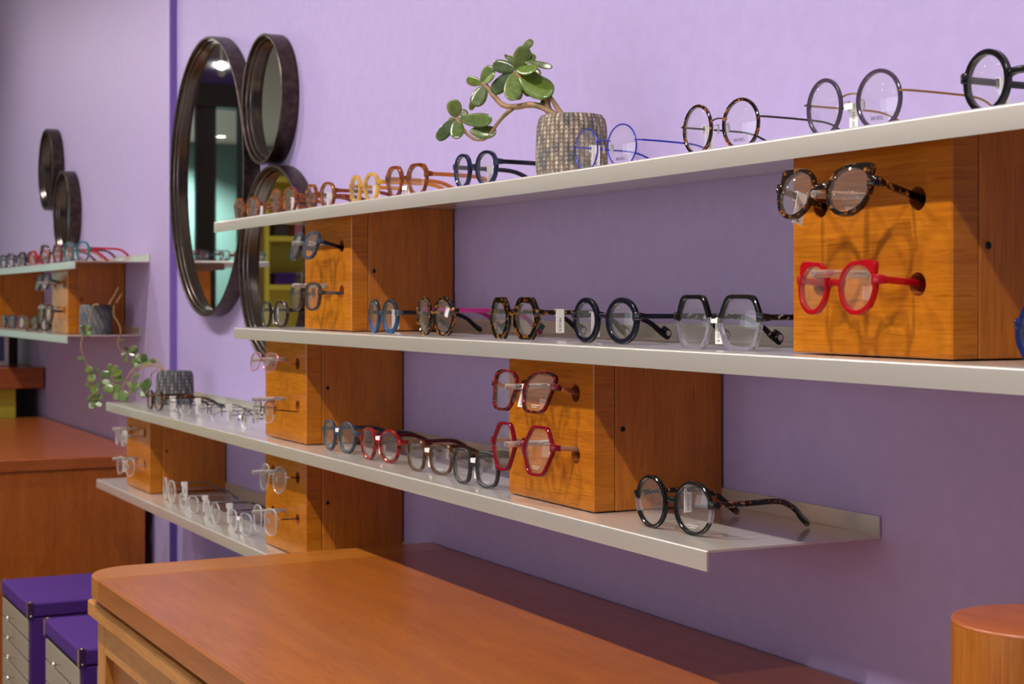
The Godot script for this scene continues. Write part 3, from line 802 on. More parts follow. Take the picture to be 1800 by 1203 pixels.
func mirror(label: String, x: float, y: float, rx: float, ry: float, zw := 0.0) -> void:
	var o := thing("wall_mirror", label, "mirror", Vector3(x, y, zw), "steel banded wall mirrors")
	var id := Transform3D.IDENTITY
	var st := start()
	ring(st, ellipse(rx - 0.006, ry - 0.006), ellipse(rx, ry), 0.001, 0.04, 0.0014, id)
	obj("outer_band", done(st), M.steel_band, o)
	st = start()
	ring(st, ellipse(rx - 0.011, ry - 0.011), ellipse(rx - 0.0062, ry - 0.0062), 0.001, 0.032, 0.0012, id)
	ring(st, ellipse(rx - 0.016, ry - 0.016), ellipse(rx - 0.0112, ry - 0.0112), 0.001, 0.024, 0.0012, id)
	obj("inner_band", done(st), M.steel_edge, o)
	st = start()
	var e := ellipse(rx - 0.0163, ry - 0.0163)
	var c := Vector3(0, 0, 0.016)
	st.set_smooth_group(-1)
	for i in e.size():
		var p: Vector2 = e[i]
		var q: Vector2 = e[(i + 1) % e.size()]
		tri(st, c, Vector3(p.x, p.y, 0.016), Vector3(q.x, q.y, 0.016))
		tri(st, Vector3(0, 0, 0.004), Vector3(q.x, q.y, 0.004), Vector3(p.x, p.y, 0.004))
		quad(st, Vector3(p.x, p.y, 0.004), Vector3(q.x, q.y, 0.004), Vector3(q.x, q.y, 0.016), Vector3(p.x, p.y, 0.016))
	obj("mirror_glass", done(st), M.mirror, o)

func leaf_mesh(axis: Vector3, up: Vector3, w: float) -> ArrayMesh:
	var st := start()
	st.set_smooth_group(0)
	var d := axis.normalized()
	var n := (up - d * up.dot(d)).normalized()
	var s := d.cross(n)
	var len := axis.length()
	var rings := []
	for i in 11:
		var f := sin(i / 10.0 * PI / 2)
		var prof := pow(f, 0.62) * pow(maxf(0.0, 1.0 - f), 0.42) * 1.92 if i < 10 else 0.0
		prof = maxf(prof, 0.10 if i == 0 else 0.0)
		var r := []
		var mid := d * len * f - n * 0.10 * len * sin(f * PI * 0.9)
		for k in 12:
			var a := TAU * k / 12
			var cup := 0.12 * w * prof * cos(a) * cos(a)
			r.append(mid + s * cos(a) * w * 0.5 * prof + n * (sin(a) * w * 0.165 * prof + cup))
		rings.append(r)
	for i in 10:
		for k in 12:
			var l := (k + 1) % 12
			quad(st, rings[i][l], rings[i][k], rings[i + 1][k], rings[i + 1][l])
	return done(st)

func plant(o: Node3D, stems: Array, leaves: Array) -> void:
	for i in stems.size():
		var s: Array = stems[i]
		var pts := []
		for k in range(1, s.size()): pts.append(s[k] - o.position)
		var st := start()
		var path := curve_points(pts, 5)
		var sizes := []
		for k in path.size(): sizes.append(Vector2.ONE * s[0] * lerpf(1.25, 0.75, k / float(path.size() - 1)) * (1.0 + (0.12 if k % 5 == 0 else 0.0)))
		sweep(st, path, sizes, Vector3(0.31, 0.12, 0.94).normalized(), 8)
		obj("twig" if s.size() == 3 else "stem", done(st), M.twig if s.size() == 3 else M.stem, o)
	var kinds := [M.leaf_green, M.leaf_deep, M.leaf_light, M.leaf_green, M.leaf_fresh]
	for i in leaves.size():
		var b: Vector3 = leaves[i][0]
		var t: Vector3 = leaves[i][1]
		var up := Vector3(0.8, 0.35, 0.5) + Vector3(rng.randf_range(-0.2, 0.2), rng.randf_range(-0.3, 0.3), rng.randf_range(-0.2, 0.2))
		obj("leaf", leaf_mesh(t - b, up, leaves[i][2]), kinds[(i * 3 + i / 4) % 5], o, b - o.position)

func pot(o: Node3D, r: float, h: float, m: Material) -> void:
	obj("pot", lathe_mesh([Vector2(0, 0), Vector2(r * 0.93, 0), Vector2(r * 1.0, 0.004), Vector2(r * 1.03, h * 0.2), Vector2(r * 1.03, h * 0.5), Vector2(r * 1.0, h * 0.82), Vector2(r * 0.96, h * 0.93), Vector2(r * 0.88, h * 0.99), Vector2(r * 0.8, h), Vector2(r * 0.76, h * 0.97), Vector2(r * 0.76, h * 0.86)], 48), m, o)
	obj("soil", lathe_mesh([Vector2(r * 0.76, h * 0.86), Vector2(r * 0.77, h * 0.9), Vector2(r * 0.4, h * 0.93), Vector2(0, h * 0.92)], 24), M.soil, o)

func downlight(x: float, z: float, y: float, energy: float, label: String, tilt := 0.0, angle := 66.0) -> void:
	var o := thing("ceiling_downlight", label, "downlight", Vector3(x, y, z), "recessed ceiling downlights")
	obj("trim_ring", lathe_mesh([Vector2(0.034, -0.001), Vector2(0.036, -0.006), Vector2(0.046, -0.005), Vector2(0.05, 0.0)], 32), M.white_gloss, o)
	obj("glowing_disc", lathe_mesh([Vector2(0.0, -0.003), Vector2(0.035, -0.003), Vector2(0.035, -0.001), Vector2(0.0, -0.001)], 24), M.glow, o)
	var l := SpotLight3D.new()
	l.name = "downlight_beam"
	l.light_color = LAMP
	l.light_energy = energy
	l.light_size = 0.03
	l.spot_range = 12.0
	l.spot_attenuation = 2.0
	l.spot_angle = angle
	l.spot_angle_attenuation = 0.9
	l.shadow_enabled = true
	l.rotation.x = -PI / 2 + tilt
	l.position.y = -0.012
	o.add_child(l)

func storage_chest(label: String, x0: float) -> void:
	var w := 0.345
	var y0 := 0.24
	var y1 := 0.651
	var z0 := 0.14
	var z1 := 0.49
	var o := thing("storage_chest", label, "storage chest", Vector3(x0 + w / 2, y0, (z0 + z1) / 2), "purple storage chests on the low bench")
	var a := -w / 2
	var b := w / 2
	var d := (z1 - z0) / 2
	var h := y1 - y0
	obj("body", box_mesh(Vector3(a, 0, -d), Vector3(b, h - 0.033, d - 0.004), 0.002), M.cloth, o)
	obj("lid", box_mesh(Vector3(a - 0.001, h - 0.031, -d - 0.001), Vector3(b + 0.001, h, d + 0.001), 0.003), M.cloth, o)
	for sx in [-1, 1]:
		var st := start()
		var cx: float = sx * (b + 0.001)
		bx(st, Vector3(minf(cx, cx + sx * 0.0012), h - 0.034, d - 0.011), Vector3(maxf(cx, cx + sx * 0.0012), h + 0.0012, d + 0.0022), 0.0003)
		bx(st, Vector3(minf(cx - sx * 0.011, cx + sx * 0.0012), h - 0.034, d + 0.001), Vector3(maxf(cx - sx * 0.011, cx + sx * 0.0012), h + 0.0012, d + 0.0022), 0.0003)
		bx(st, Vector3(minf(cx - sx * 0.011, cx + sx * 0.0012), h, d - 0.011), Vector3(maxf(cx - sx * 0.011, cx + sx * 0.0012), h + 0.0012, d + 0.0022), 0.0003)
		var br := obj("corner_bracket", done(st), M.nickel, o)
		var rv := obj("rivet", lathe_mesh([Vector2(0.0022, 0), Vector2(0.0018, 0.001), Vector2(0, 0.0013)], 12), M.nickel, br, Vector3(cx + sx * 0.0012, h - 0.028, d - 0.005))
		rv.rotation.z = -sx * PI / 2
		var rt := obj("rivet", lathe_mesh([Vector2(0.0024, 0), Vector2(0.002, 0.0012), Vector2(0, 0.0016)], 12), M.nickel, br, Vector3(cx - sx * 0.006, h + 0.0012, d - 0.005))
		rt.name = "rivet_top" if false else rt.name
	obj("drawer_opening", box_mesh(Vector3(a + 0.004, 0.004, d - 0.004), Vector3(b - 0.004, h - 0.036, d - 0.0036), 0.0001), M.hole_dark, o)
	for k in 8:
		var y := h - 0.038 - 0.0455 * (k + 1)
		var dr := obj("drawer", box_mesh(Vector3(a + 0.006, y + 0.0018, d - 0.0033), Vector3(b - 0.006, y + 0.0437, d - 0.0005), 0.0006), M.drawer_grey, o)
		var kn := obj("knob", lathe_mesh([Vector2(0.0016, 0), Vector2(0.0016, 0.011), Vector2(0.006, 0.0125), Vector2(0.0068, 0.0155), Vector2(0.005, 0.019), Vector2(0, 0.0205)], 14), M.nickel, dr, Vector3(0, y + 0.0225, d - 0.0005))
		kn.rotation.x = PI / 2

const LAMP := Color(1.0, 0.985, 0.965)

func _ready() -> void:
	rng.seed = 20240607
	# ---- camera
	var cam := Camera3D.new()
	cam.name = "camera"
	add_child(cam)
	cam.position = Vector3(0, 1.32, 1.15)
	cam.rotation_degrees = Vector3(0, 90.0 - 26.7411, 0)
	var att := CameraAttributesPhysical.new()
	att.frustum_focal_length = 57.06
	att.frustum_focus_distance = 1.85
	att.frustum_near = 0.05
	att.frustum_far = 60.0
	att.exposure_aperture = 13.0
	cam.attributes = att
	cam.projection = Camera3D.PROJECTION_FRUSTUM
	cam.near = 0.05
	cam.far = 60.0
	cam.size = 1203.0 / 2860.0 * 0.05
	cam.frustum_offset = Vector2(0, -(601.5 - 527.0) / 2860.0 * 0.05)
	cam.current = true
	# ---- air and exposure
	var we := WorldEnvironment.new()
	we.name = "air"
	var env := Environment.new()
	env.background_mode = Environment.BG_COLOR
	env.background_color = Color(0.02, 0.02, 0.022)
	env.tonemap_mode = Environment.TONE_MAPPER_LINEAR
	env.tonemap_exposure = 0.56
	env.sdfgi_enabled = true
	env.ssao_enabled = true
	env.ssil_enabled = true
	we.environment = env
	add_child(we)
	materials()
	var glow := mat("glow", rgb(255, 244, 228), 0.5)
	glow.emission_enabled = true
	glow.emission = LAMP
	glow.emission_energy_multiplier = 60.0
	var day := mat("daylight", rgb(230, 236, 240), 0.3)
	day.emission_enabled = true
	day.emission = Color(0.93, 0.97, 1.0)
	day.emission_energy_multiplier = 0.8
	# ---- lamps
	var names := ["over the right end of the shelves", "over the large right display box", "over the middle display box", "over the slate glasses", "over the steel banded mirrors", "over the far shelves", "over the yellow counter end"]
	for i in 7:
		downlight(-0.15 - 1.0 * i, 1.12, 2.6, 3.3 if i < 5 else 2.2, "recessed downlight nearest the lilac wall, " + names[i], 0.5)
	for k in 3:
		for i in 4:
			downlight(-0.6 - 1.8 * i + 0.5 * k, 2.6 + 1.6 * k, 2.6, 3.4 + 0.9 * k, "recessed downlight, %s of the %s ceiling row from the shelves" % [["first", "second", "third", "last"][i], ["second", "third", "fourth"][k]])
	var sl := thing("ceiling_spotlight", "white ceiling spotlight before the dark beam, reflected in the tall mirror", "spotlight", Vector3(-7.82, 2.46, 1.215))
	obj("stem", lathe_mesh([Vector2(0.03, 0.14), Vector2(0.006, 0.13), Vector2(0.006, 0.03), Vector2(0.0, 0.03)], 16), M.white_gloss, sl)
	var hd := obj("housing", lathe_mesh([Vector2(0, -0.05), Vector2(0.018, -0.05), Vector2(0.021, -0.04), Vector2(0.022, 0.03), Vector2(0.02, 0.031), Vector2(0.019, 0.015), Vector2(0, 0.015)], 24), M.white_gloss, sl)
	hd.rotation = Vector3(1.2, PI * 0.6, 0)
	var gd := obj("glowing_disc", lathe_mesh([Vector2(0, 0.016), Vector2(0.018, 0.016), Vector2(0.014, 0.02), Vector2(0, 0.022)], 24), M.glow, hd)
	var sb := SpotLight3D.new()
	sb.name = "spotlight_beam"
	sb.light_color = LAMP
	sb.light_energy = 0.8
	sb.light_size = 0.014
	sb.spot_range = 12.0
	sb.spot_attenuation = 2.0
	sb.spot_angle = 55.0
	sb.shadow_enabled = true
	sb.rotation.x = PI / 2
	sb.position.y = 0.036
	gd.add_child(sb)
	for i in 3:
		downlight([-11.2, -12.4, -12.65][i], [2.14, 2.58, 2.33][i], 2.6, 13.0, "round downlight in the back room ceiling, %s beyond the dark beam" % ["first", "second", "third"][i])
	var sun_in := AreaLight3D.new()          # daylight through the shop window opposite the shelves
	sun_in.name = "window_daylight"
	sun_in.area_size = Vector2(6.8, 1.8)
	sun_in.position = Vector3(-1.2, 1.5, 6.9)
	sun_in.light_color = Color(0.93, 0.97, 1.0)
	sun_in.light_energy = 8.5
	sun_in.area_range = 14.0
	sun_in.shadow_enabled = true
	add_child(sun_in)
	# ---- the room
	struct("wall_back", box_mesh(Vector3(-4.262, -0.1, -0.2), Vector3(2.8, 2.8, 0.0), 0.0), M.lilac)
	struct("wall_back_far", box_mesh(Vector3(-13.2, -0.1, -0.2), Vector3(-4.2635, 2.8, 0.02), 0.003), M.lilac_far)
	struct("trim_1", box_mesh(Vector3(-4.2635, 0.0, 0.0), Vector3(-4.2600, 2.6, 0.0195), 0.0005), M.violet)
	struct("wall_front", box_mesh(Vector3(-13.2, -0.1, 7.0), Vector3(2.8, 2.8, 7.2), 0.0), M.wall_grey)
	var win := Node3D.new()
	win.name = "window_1"
	win.position = Vector3(-1.2, 1.5, 7.0)
	tag(win, "", "", "", "structure")
	add_child(win)
	for i in 4: obj("pane", box_mesh(Vector3(-3.41 + 1.71 * i, -0.9, -0.02), Vector3(-1.72 + 1.71 * i, 0.9, -0.004), 0.001), M.daylight, win)
	for x in [-3.44, -1.71, 0.0, 1.71, 3.44]: obj("frame", box_mesh(Vector3(x - 0.035, -0.96, -0.05), Vector3(x + 0.035, 0.96, 0.0), 0.003), M.dark_beam, win)
	for y in [-0.93, 0.93]: obj("frame", box_mesh(Vector3(-3.4, y - 0.03, -0.048), Vector3(3.4, y + 0.03, 0.0), 0.003), M.dark_beam, win)
	struct("wall_right", box_mesh(Vector3(2.6, -0.1, 0.0), Vector3(2.8, 2.8, 7.0), 0.0), M.lilac)
	struct("wall_left", box_mesh(Vector3(-13.2, -0.1, 0.02), Vector3(-13.0, 2.8, 7.0), 0.0), M.teal)
	struct("floor", box_mesh(Vector3(-13.0, -0.1, 0.0), Vector3(2.6, 0.0, 7.0), 0.0), M.floor_wood)
	struct("ceiling", box_mesh(Vector3(-13.0, 2.6, 0.0), Vector3(2.6, 2.75, 7.0), 0.0), M.ceiling_white)
	struct("soffit_beam", box_mesh(Vector3(-8.5, 2.46, 0.02), Vector3(-8.4, 2.6, 1.58), 0.002), M.purple_soffit)
	struct("lintel_beam", box_mesh(Vector3(-8.52, 2.34, 0.02), Vector3(-8.38, 2.46, 1.58), 0.003), M.dark_beam)
	struct("pillar_1", box_mesh(Vector3(-8.5, 0.0, 1.27), Vector3(-8.4, 2.34, 1.36), 0.003), M.dark_beam)
	struct("pillar_2", box_mesh(Vector3(-8.5, 0.0, 1.50), Vector3(-8.4, 2.34, 1.58), 0.003), M.teal)
	# ---- shelves
	shelf("long top pale grey metal shelf holding the knitted pot and tortoiseshell glasses", -3.149, -0.3, 1.4749, 0.001, 0.2256, -1.75, 0.0016)
	shelf("middle pale grey metal shelf holding the octagonal and thick round glasses", -3.018, -0.3, 1.267, 0.001, 0.2256)
	shelf("lower pale grey metal shelf with an open right end, running under the middle box", -4.0926, -1.3934, 1.0636, 0.001, 0.2256)
	shelf("lowest pale grey metal shelf with rimless glasses ending at the wooden cabinet", -4.201, -2.64, 0.8605, 0.001, 0.2256)
	shelf("far upper pale grey metal shelf with red glasses under the small round mirrors", -6.95, -4.465, 1.4255, 0.021, 0.2256)
	shelf("far lower pale grey metal shelf carrying the grey pot with hanging plant", -6.95, -4.568, 1.2205, 0.021, 0.2256)
	# ---- display boxes
	display_box("large oak display box at the right with the red glasses on its peg", -1.300, 1.267, 0.2048)
	display_box("oak display box under the left end of the top shelf before the mirror", -2.722, 1.267, 0.2048)
	display_box("oak display box with the dark red hexagonal glasses, middle of the lower shelf", -1.9205, 1.0636, 0.2005)
	display_box("oak display box with pink metal glasses, under the left end of the middle shelf", -2.942, 1.0636, 0.2005)
	display_box("oak display box on the lowest shelf, directly behind the wooden cabinet", -2.942, 0.8605, 0.2002)
	display_box("small oak display box at the left end of the lowest shelf with pale rimless glasses", -4.036, 0.8605, 0.2002)
	display_box("far oak display box beside the grey pot with the hanging plant", -4.976, 1.2205, 0.2022, 0.023)
	display_box("farthest oak display box at the left edge on the far lower shelf", -6.21, 1.2205, 0.2022, 0.023)
	# ---- mirrors
	mirror("largest steel banded mirror, tall oval at the left of the cluster of three", -3.867, 1.6183, 0.3185, 0.3395)
	mirror("small round steel banded mirror at the upper right of the cluster", -3.4245, 1.7585, 0.1415, 0.1425)
	mirror("steel banded mirror half hidden behind the top shelf and its amber glasses", -3.366, 1.396, 0.222, 0.214)
	mirror("upper of two small round mirrors on the far wall", -5.752, 1.7698, 0.131, 0.1412, 0.02)
	mirror("lower of two small round mirrors on the far wall, behind the red glasses", -5.480, 1.6055, 0.134, 0.1412, 0.02)
	# ---- wooden cabinet in the foreground
	var cab := thing("wooden_cabinet", "polished reddish oak cabinet in the foreground with a rounded corner top", "cabinet", Vector3(-1.6, 0, 0.3))
	var off := Vector2(-1.6, 0.3)
	var top_y := 0.898
	obj("top_slab", extrude_mesh(PackedVector2Array([Vector2(-2.500, 0.004), Vector2(-0.6, 0.004), Vector2(-0.6, 0.604), Vector2(-2.470, 0.604)].map(func(p): return p - off)), top_y - 0.036, top_y, 0.0025), M.oak_top, cab)
	var strip := [Vector2(-2.5005, 0.004), Vector2(-2.4705, 0.604)]
	for i in 9:
		var a := PI / 2 * i / 8.0
		strip.append(Vector2(-2.507 - 0.078 * sin(a), 0.526 + 0.078 * cos(a)))
	strip.append(Vector2(-2.592, 0.004))
	obj("end_strip", extrude_mesh(PackedVector2Array(strip.map(func(p): return p - off)), top_y - 0.036, top_y, 0.0025), M.oak_strip, cab)
	obj("carcass", box_mesh(Vector3(-0.955, 0.06, -0.29), Vector3(0.98, 0.856, 0.262), 0.002), M.oak_stile, cab)
	obj("plinth", box_mesh(Vector3(-0.92, 0.0, -0.28), Vector3(0.95, 0.0595, 0.23), 0.002), M.dark_beam, cab)
	obj("top_rail", box_mesh(Vector3(-0.972, 0.826, -0.29), Vector3(0.99, 0.852, 0.298), 0.003), M.oak_front, cab)
	for i in 4:
		var x0 := -0.955 + i * 0.484
		var dr := obj("door", box_mesh(Vector3(x0 + 0.001, 0.065, 0.2625), Vector3(x0 + 0.048, 0.825, 0.286), 0.002), M.oak_stile, cab)
		obj("stile", box_mesh(Vector3(x0 + 0.436, 0.065, 0.2625), Vector3(x0 + 0.483, 0.825, 0.286), 0.002), M.oak_stile, dr)
		obj("rail", box_mesh(Vector3(x0 + 0.0485, 0.775, 0.2625), Vector3(x0 + 0.4355, 0.825, 0.286), 0.002), M.oak_front, dr)
		obj("rail", box_mesh(Vector3(x0 + 0.0485, 0.065, 0.2625), Vector3(x0 + 0.4355, 0.125, 0.286), 0.002), M.oak_front, dr)
		obj("inset_panel", box_mesh(Vector3(x0 + 0.0485, 0.1255, 0.2625), Vector3(x0 + 0.4355, 0.7745, 0.272), 0.001), M.oak_panel, dr)
	# ---- round wooden block on the cabinet
	var col := thing("wooden_cylinder", "short round oak display cylinder standing at the right end of the cabinet", "display cylinder", Vector3(-1.008, 0.898, 0.150))
	obj("body", lathe_mesh([Vector2(0, 0), Vector2(0.0725, 0), Vector2(0.073, 0.001), Vector2(0.073, 0.153)], 64), M.column_wood, col)
	obj("cap", lathe_mesh([Vector2(0.073, 0.1532), Vector2(0.0725, 0.1555), Vector2(0.0705, 0.156), Vector2(0, 0.156)], 64), M.column_cap, col)
	# ---- far cabinet and the higher counter behind it
	var fc := thing("far_cabinet", "far reddish wooden cabinet behind the purple storage chests", "cabinet", Vector3(-5.2, 0, 0.36))
	obj("top_slab", box_mesh(Vector3(-0.80, 0.866, -0.335), Vector3(0.80, 0.899, 0.31), 0.003), M.far_top, fc)
	obj("carcass", box_mesh(Vector3(-0.795, 0.06, -0.31), Vector3(0.775, 0.8655, 0.28), 0.002), M.oak_stile, fc)
	obj("side_panel", box_mesh(Vector3(0.7755, 0.02, -0.312), Vector3(0.793, 0.8655, 0.29), 0.001), M.far_side, fc)
	obj("plinth", box_mesh(Vector3(-0.77, 0.0, -0.29), Vector3(0.75, 0.0595, 0.25), 0.002), M.dark_beam, fc)
	var hc := thing("yellow_counter", "yellow fronted counter with thick brown wooden top at the left edge", "counter", Vector3(-6.65, 0, 0.33))
	obj("counter_top", box_mesh(Vector3(-0.7, 1.003, -0.305), Vector3(0.7, 1.077, 0.32), 0.003), M.far_top, hc)
	obj("body", box_mesh(Vector3(-0.68, 0.0, -0.22), Vector3(0.62, 1.0025, 0.30), 0.002), M.yellow, hc)
	var pf := thing("picture_frame", "white framed blue picture standing on the brown counter top at the left edge", "picture frame", Vector3(-6.2, 1.077, 0.2))
	obj("backing", box_mesh(Vector3(-0.03, 0.0, -0.09), Vector3(-0.018, 0.118, 0.10), 0.001), M.dark_beam, pf)
	obj("frame", box_mesh(Vector3(-0.0175, 0.0, -0.095), Vector3(-0.004, 0.122, 0.105), 0.002), M.white_gloss, pf)
	obj("picture", box_mesh(Vector3(-0.0038, 0.016, -0.078), Vector3(-0.003, 0.106, 0.09), 0.0002), M.photo_blue, pf)
	var st1 := tag(obj("dark_stand", box_mesh(Vector3(-0.012, 0, -0.035), Vector3(0.012, 0.13, 0.03), 0.003), M.dark_beam, self, Vector3(-6.35, 1.077, 0.085)), "dark upright stand behind the white picture frame on the counter", "stand")
	st1.rotation.y = 0.1
	var wc := thing("card_holder", "small white card holder at the left end of the far upper shelf", "card holder", Vector3(-6.9, 1.4258, 0.09))
	obj("card", box_mesh(Vector3(-0.004, 0.003, -0.05), Vector3(0.004, 0.085, 0.05), 0.001), M.white_gloss, wc)
	obj("foot", box_mesh(Vector3(-0.02, 0.0, -0.05), Vector3(0.02, 0.003, 0.05), 0.001), M.white_gloss, wc)
	# ---- purple chests on a low bench
	var bench := thing("low_bench", "low wooden bench under the row of purple storage chests", "bench", Vector3(-3.35, 0, 0.315))
	obj("seat", box_mesh(Vector3(-0.72, 0.205, -0.2), Vector3(0.72, 0.2398, 0.2), 0.003), M.far_top, bench)
	for sx in [-0.66, 0.0, 0.66]: obj("leg", box_mesh(Vector3(sx - 0.02, 0.0, -0.18), Vector3(sx + 0.02, 0.2048, 0.18), 0.002), M.far_side, bench)
	storage_chest("purple cloth storage chest with grey drawers, farthest of three, tallest in view", -4.018)
	storage_chest("purple cloth storage chest with grey drawers, middle of the row of three", -3.487)
	storage_chest("purple cloth storage chest tucked against the wooden cabinet, mostly hidden", -2.981)
	# ---- plants
	var p1 := thing("potted_jade_plant", "brown knitted pot with a leaning jade plant on the top shelf", "potted plant", Vector3(-1.8793, 1.4749, 0.115))
	pot(p1, 0.0462, 0.088, M.knit_brown)
	plant(p1, [
		[0.0078, Vector3(-1.8964, 1.5639, 0.1313), Vector3(-1.9045, 1.5714, 0.1369), Vector3(-1.9141, 1.577, 0.1437), Vector3(-1.9271, 1.58, 0.1529), Vector3(-1.9433, 1.5783, 0.1644), Vector3(-1.9597, 1.5819, 0.1761), Vector3(-1.9719, 1.5965, 0.185), Vector3(-1.981, 1.6096, 0.1915), Vector3(-1.9856, 1.6127, 0.1948)],
		[0.0066, Vector3(-1.9004, 1.5659, 0.1341), Vector3(-1.9041, 1.5749, 0.1367), Vector3(-1.9061, 1.5856, 0.138), Vector3(-1.9174, 1.5934, 0.146), Vector3(-1.9303, 1.605, 0.1552), Vector3(-1.9376, 1.6161, 0.1603), Vector3(-1.9442, 1.6264, 0.165)],
		[0.006, Vector3(-1.8881, 1.5644, 0.1254), Vector3(-1.8948, 1.576, 0.1301), Vector3(-1.9012, 1.587, 0.1346), Vector3(-1.9141, 1.6002, 0.1437)],
		[0.005, Vector3(-1.9482, 1.5761, 0.1679), Vector3(-1.9564, 1.5695, 0.1737), Vector3(-1.9646, 1.5603, 0.1796), Vector3(-1.9719, 1.5491, 0.185), Vector3(-1.9777, 1.5405, 0.1891), Vector3(-1.9843, 1.5364, 0.1939)],
		[0.0048, Vector3(-2.0176, 1.5677, 0.2183), Vector3(-2.0123, 1.5596, 0.2144), Vector3(-2.0074, 1.5494, 0.2108), Vector3(-1.9958, 1.5383, 0.2023), Vector3(-1.9843, 1.5364, 0.1939)]
	], [
		[Vector3(-1.9442, 1.6269, 0.165), Vector3(-1.9276, 1.6574, 0.1576), 0.0254],
		[Vector3(-1.936, 1.6523, 0.1592), Vector3(-1.9345, 1.6687, 0.145), 0.0121],
		[Vector3(-1.9442, 1.6344, 0.165), Vector3(-1.9711, 1.6529, 0.168), 0.007],
		[Vector3(-1.932, 1.6351, 0.1563), Vector3(-1.9311, 1.6491, 0.1448), 0.0166],
		[Vector3(-1.9284, 1.6384, 0.1538), Vector3(-1.9097, 1.6297, 0.1275), 0.0098],
		[Vector3(-1.9446, 1.6282, 0.1653), Vector3(-1.9656, 1.637, 0.1891), 0.0195],
		[Vector3(-1.9437, 1.6287, 0.1646), Vector3(-1.8998, 1.6248, 0.1575), 0.0195],
		[Vector3(-1.945, 1.6252, 0.1656), Vector3(-1.9294, 1.585, 0.1784), 0.0257],
		[Vector3(-1.9466, 1.6257, 0.1667), Vector3(-1.97, 1.5987, 0.1879), 0.0224],
		[Vector3(-1.9393, 1.6207, 0.1615), Vector3(-1.8934, 1.5903, 0.1379), 0.0361],
		[Vector3(-1.9417, 1.6111, 0.1632), Vector3(-1.951, 1.5884, 0.1589), 0.0156],
		[Vector3(-1.9856, 1.6123, 0.1948), Vector3(-1.979, 1.6368, 0.1835), 0.0205],
		[Vector3(-1.9859, 1.6123, 0.1951), Vector3(-1.9999, 1.6196, 0.2119), 0.014],
		[Vector3(-1.9851, 1.6123, 0.1945), Vector3(-1.96, 1.6233, 0.1894), 0.0121],
		[Vector3(-1.9818, 1.6102, 0.1921), Vector3(-1.9831, 1.5812, 0.2083), 0.023],
		[Vector3(-1.995, 1.5954, 0.2017), Vector3(-1.9999, 1.5774, 0.2053), 0.0094],
		[Vector3(-2.0176, 1.5677, 0.2183), Vector3(-2.015, 1.5927, 0.2251), 0.0218],
		[Vector3(-2.0123, 1.5695, 0.2144), Vector3(-2.0103, 1.5784, 0.2064), 0.0129],
		[Vector3(-2.0148, 1.5665, 0.2162), Vector3(-1.9636, 1.5613, 0.192), 0.0211],
		[Vector3(-2.0186, 1.5672, 0.2191), Vector3(-2.0364, 1.539, 0.2388), 0.0195],
		[Vector3(-2.0165, 1.5666, 0.2175), Vector3(-2.0028, 1.5385, 0.2248), 0.0203],
		[Vector3(-2.0016, 1.55, 0.2065), Vector3(-1.9687, 1.5454, 0.1826), 0.0215],
		[Vector3(-1.9077, 1.5883, 0.1392), Vector3(-1.9082, 1.5785, 0.1439), 0.0088],
		[Vector3(-1.9466, 1.6204, 0.1667), Vector3(-1.9753, 1.6163, 0.1743), 0.0176],
		[Vector3(-1.9368, 1.6285, 0.1598), Vector3(-1.9204, 1.6197, 0.1394), 0.0176],
		[Vector3(-1.9482, 1.6329, 0.1679), Vector3(-1.9629, 1.6491, 0.1675), 0.0117],
		[Vector3(-1.9376, 1.6055, 0.1603), Vector3(-1.9388, 1.595, 0.1448), 0.0137],
		[Vector3(-2.0206, 1.5674, 0.2205), Vector3(-2.0354, 1.5623, 0.2227), 0.0117]
	])
	var p2 := thing("potted_jade_plant", "grey knitted pot with long hanging stems on the far lower shelf", "potted plant", Vector3(-4.5477 - 0.12, 1.2205, 0.125))
	pot(p2, 0.0446, 0.0855, M.knit_grey)
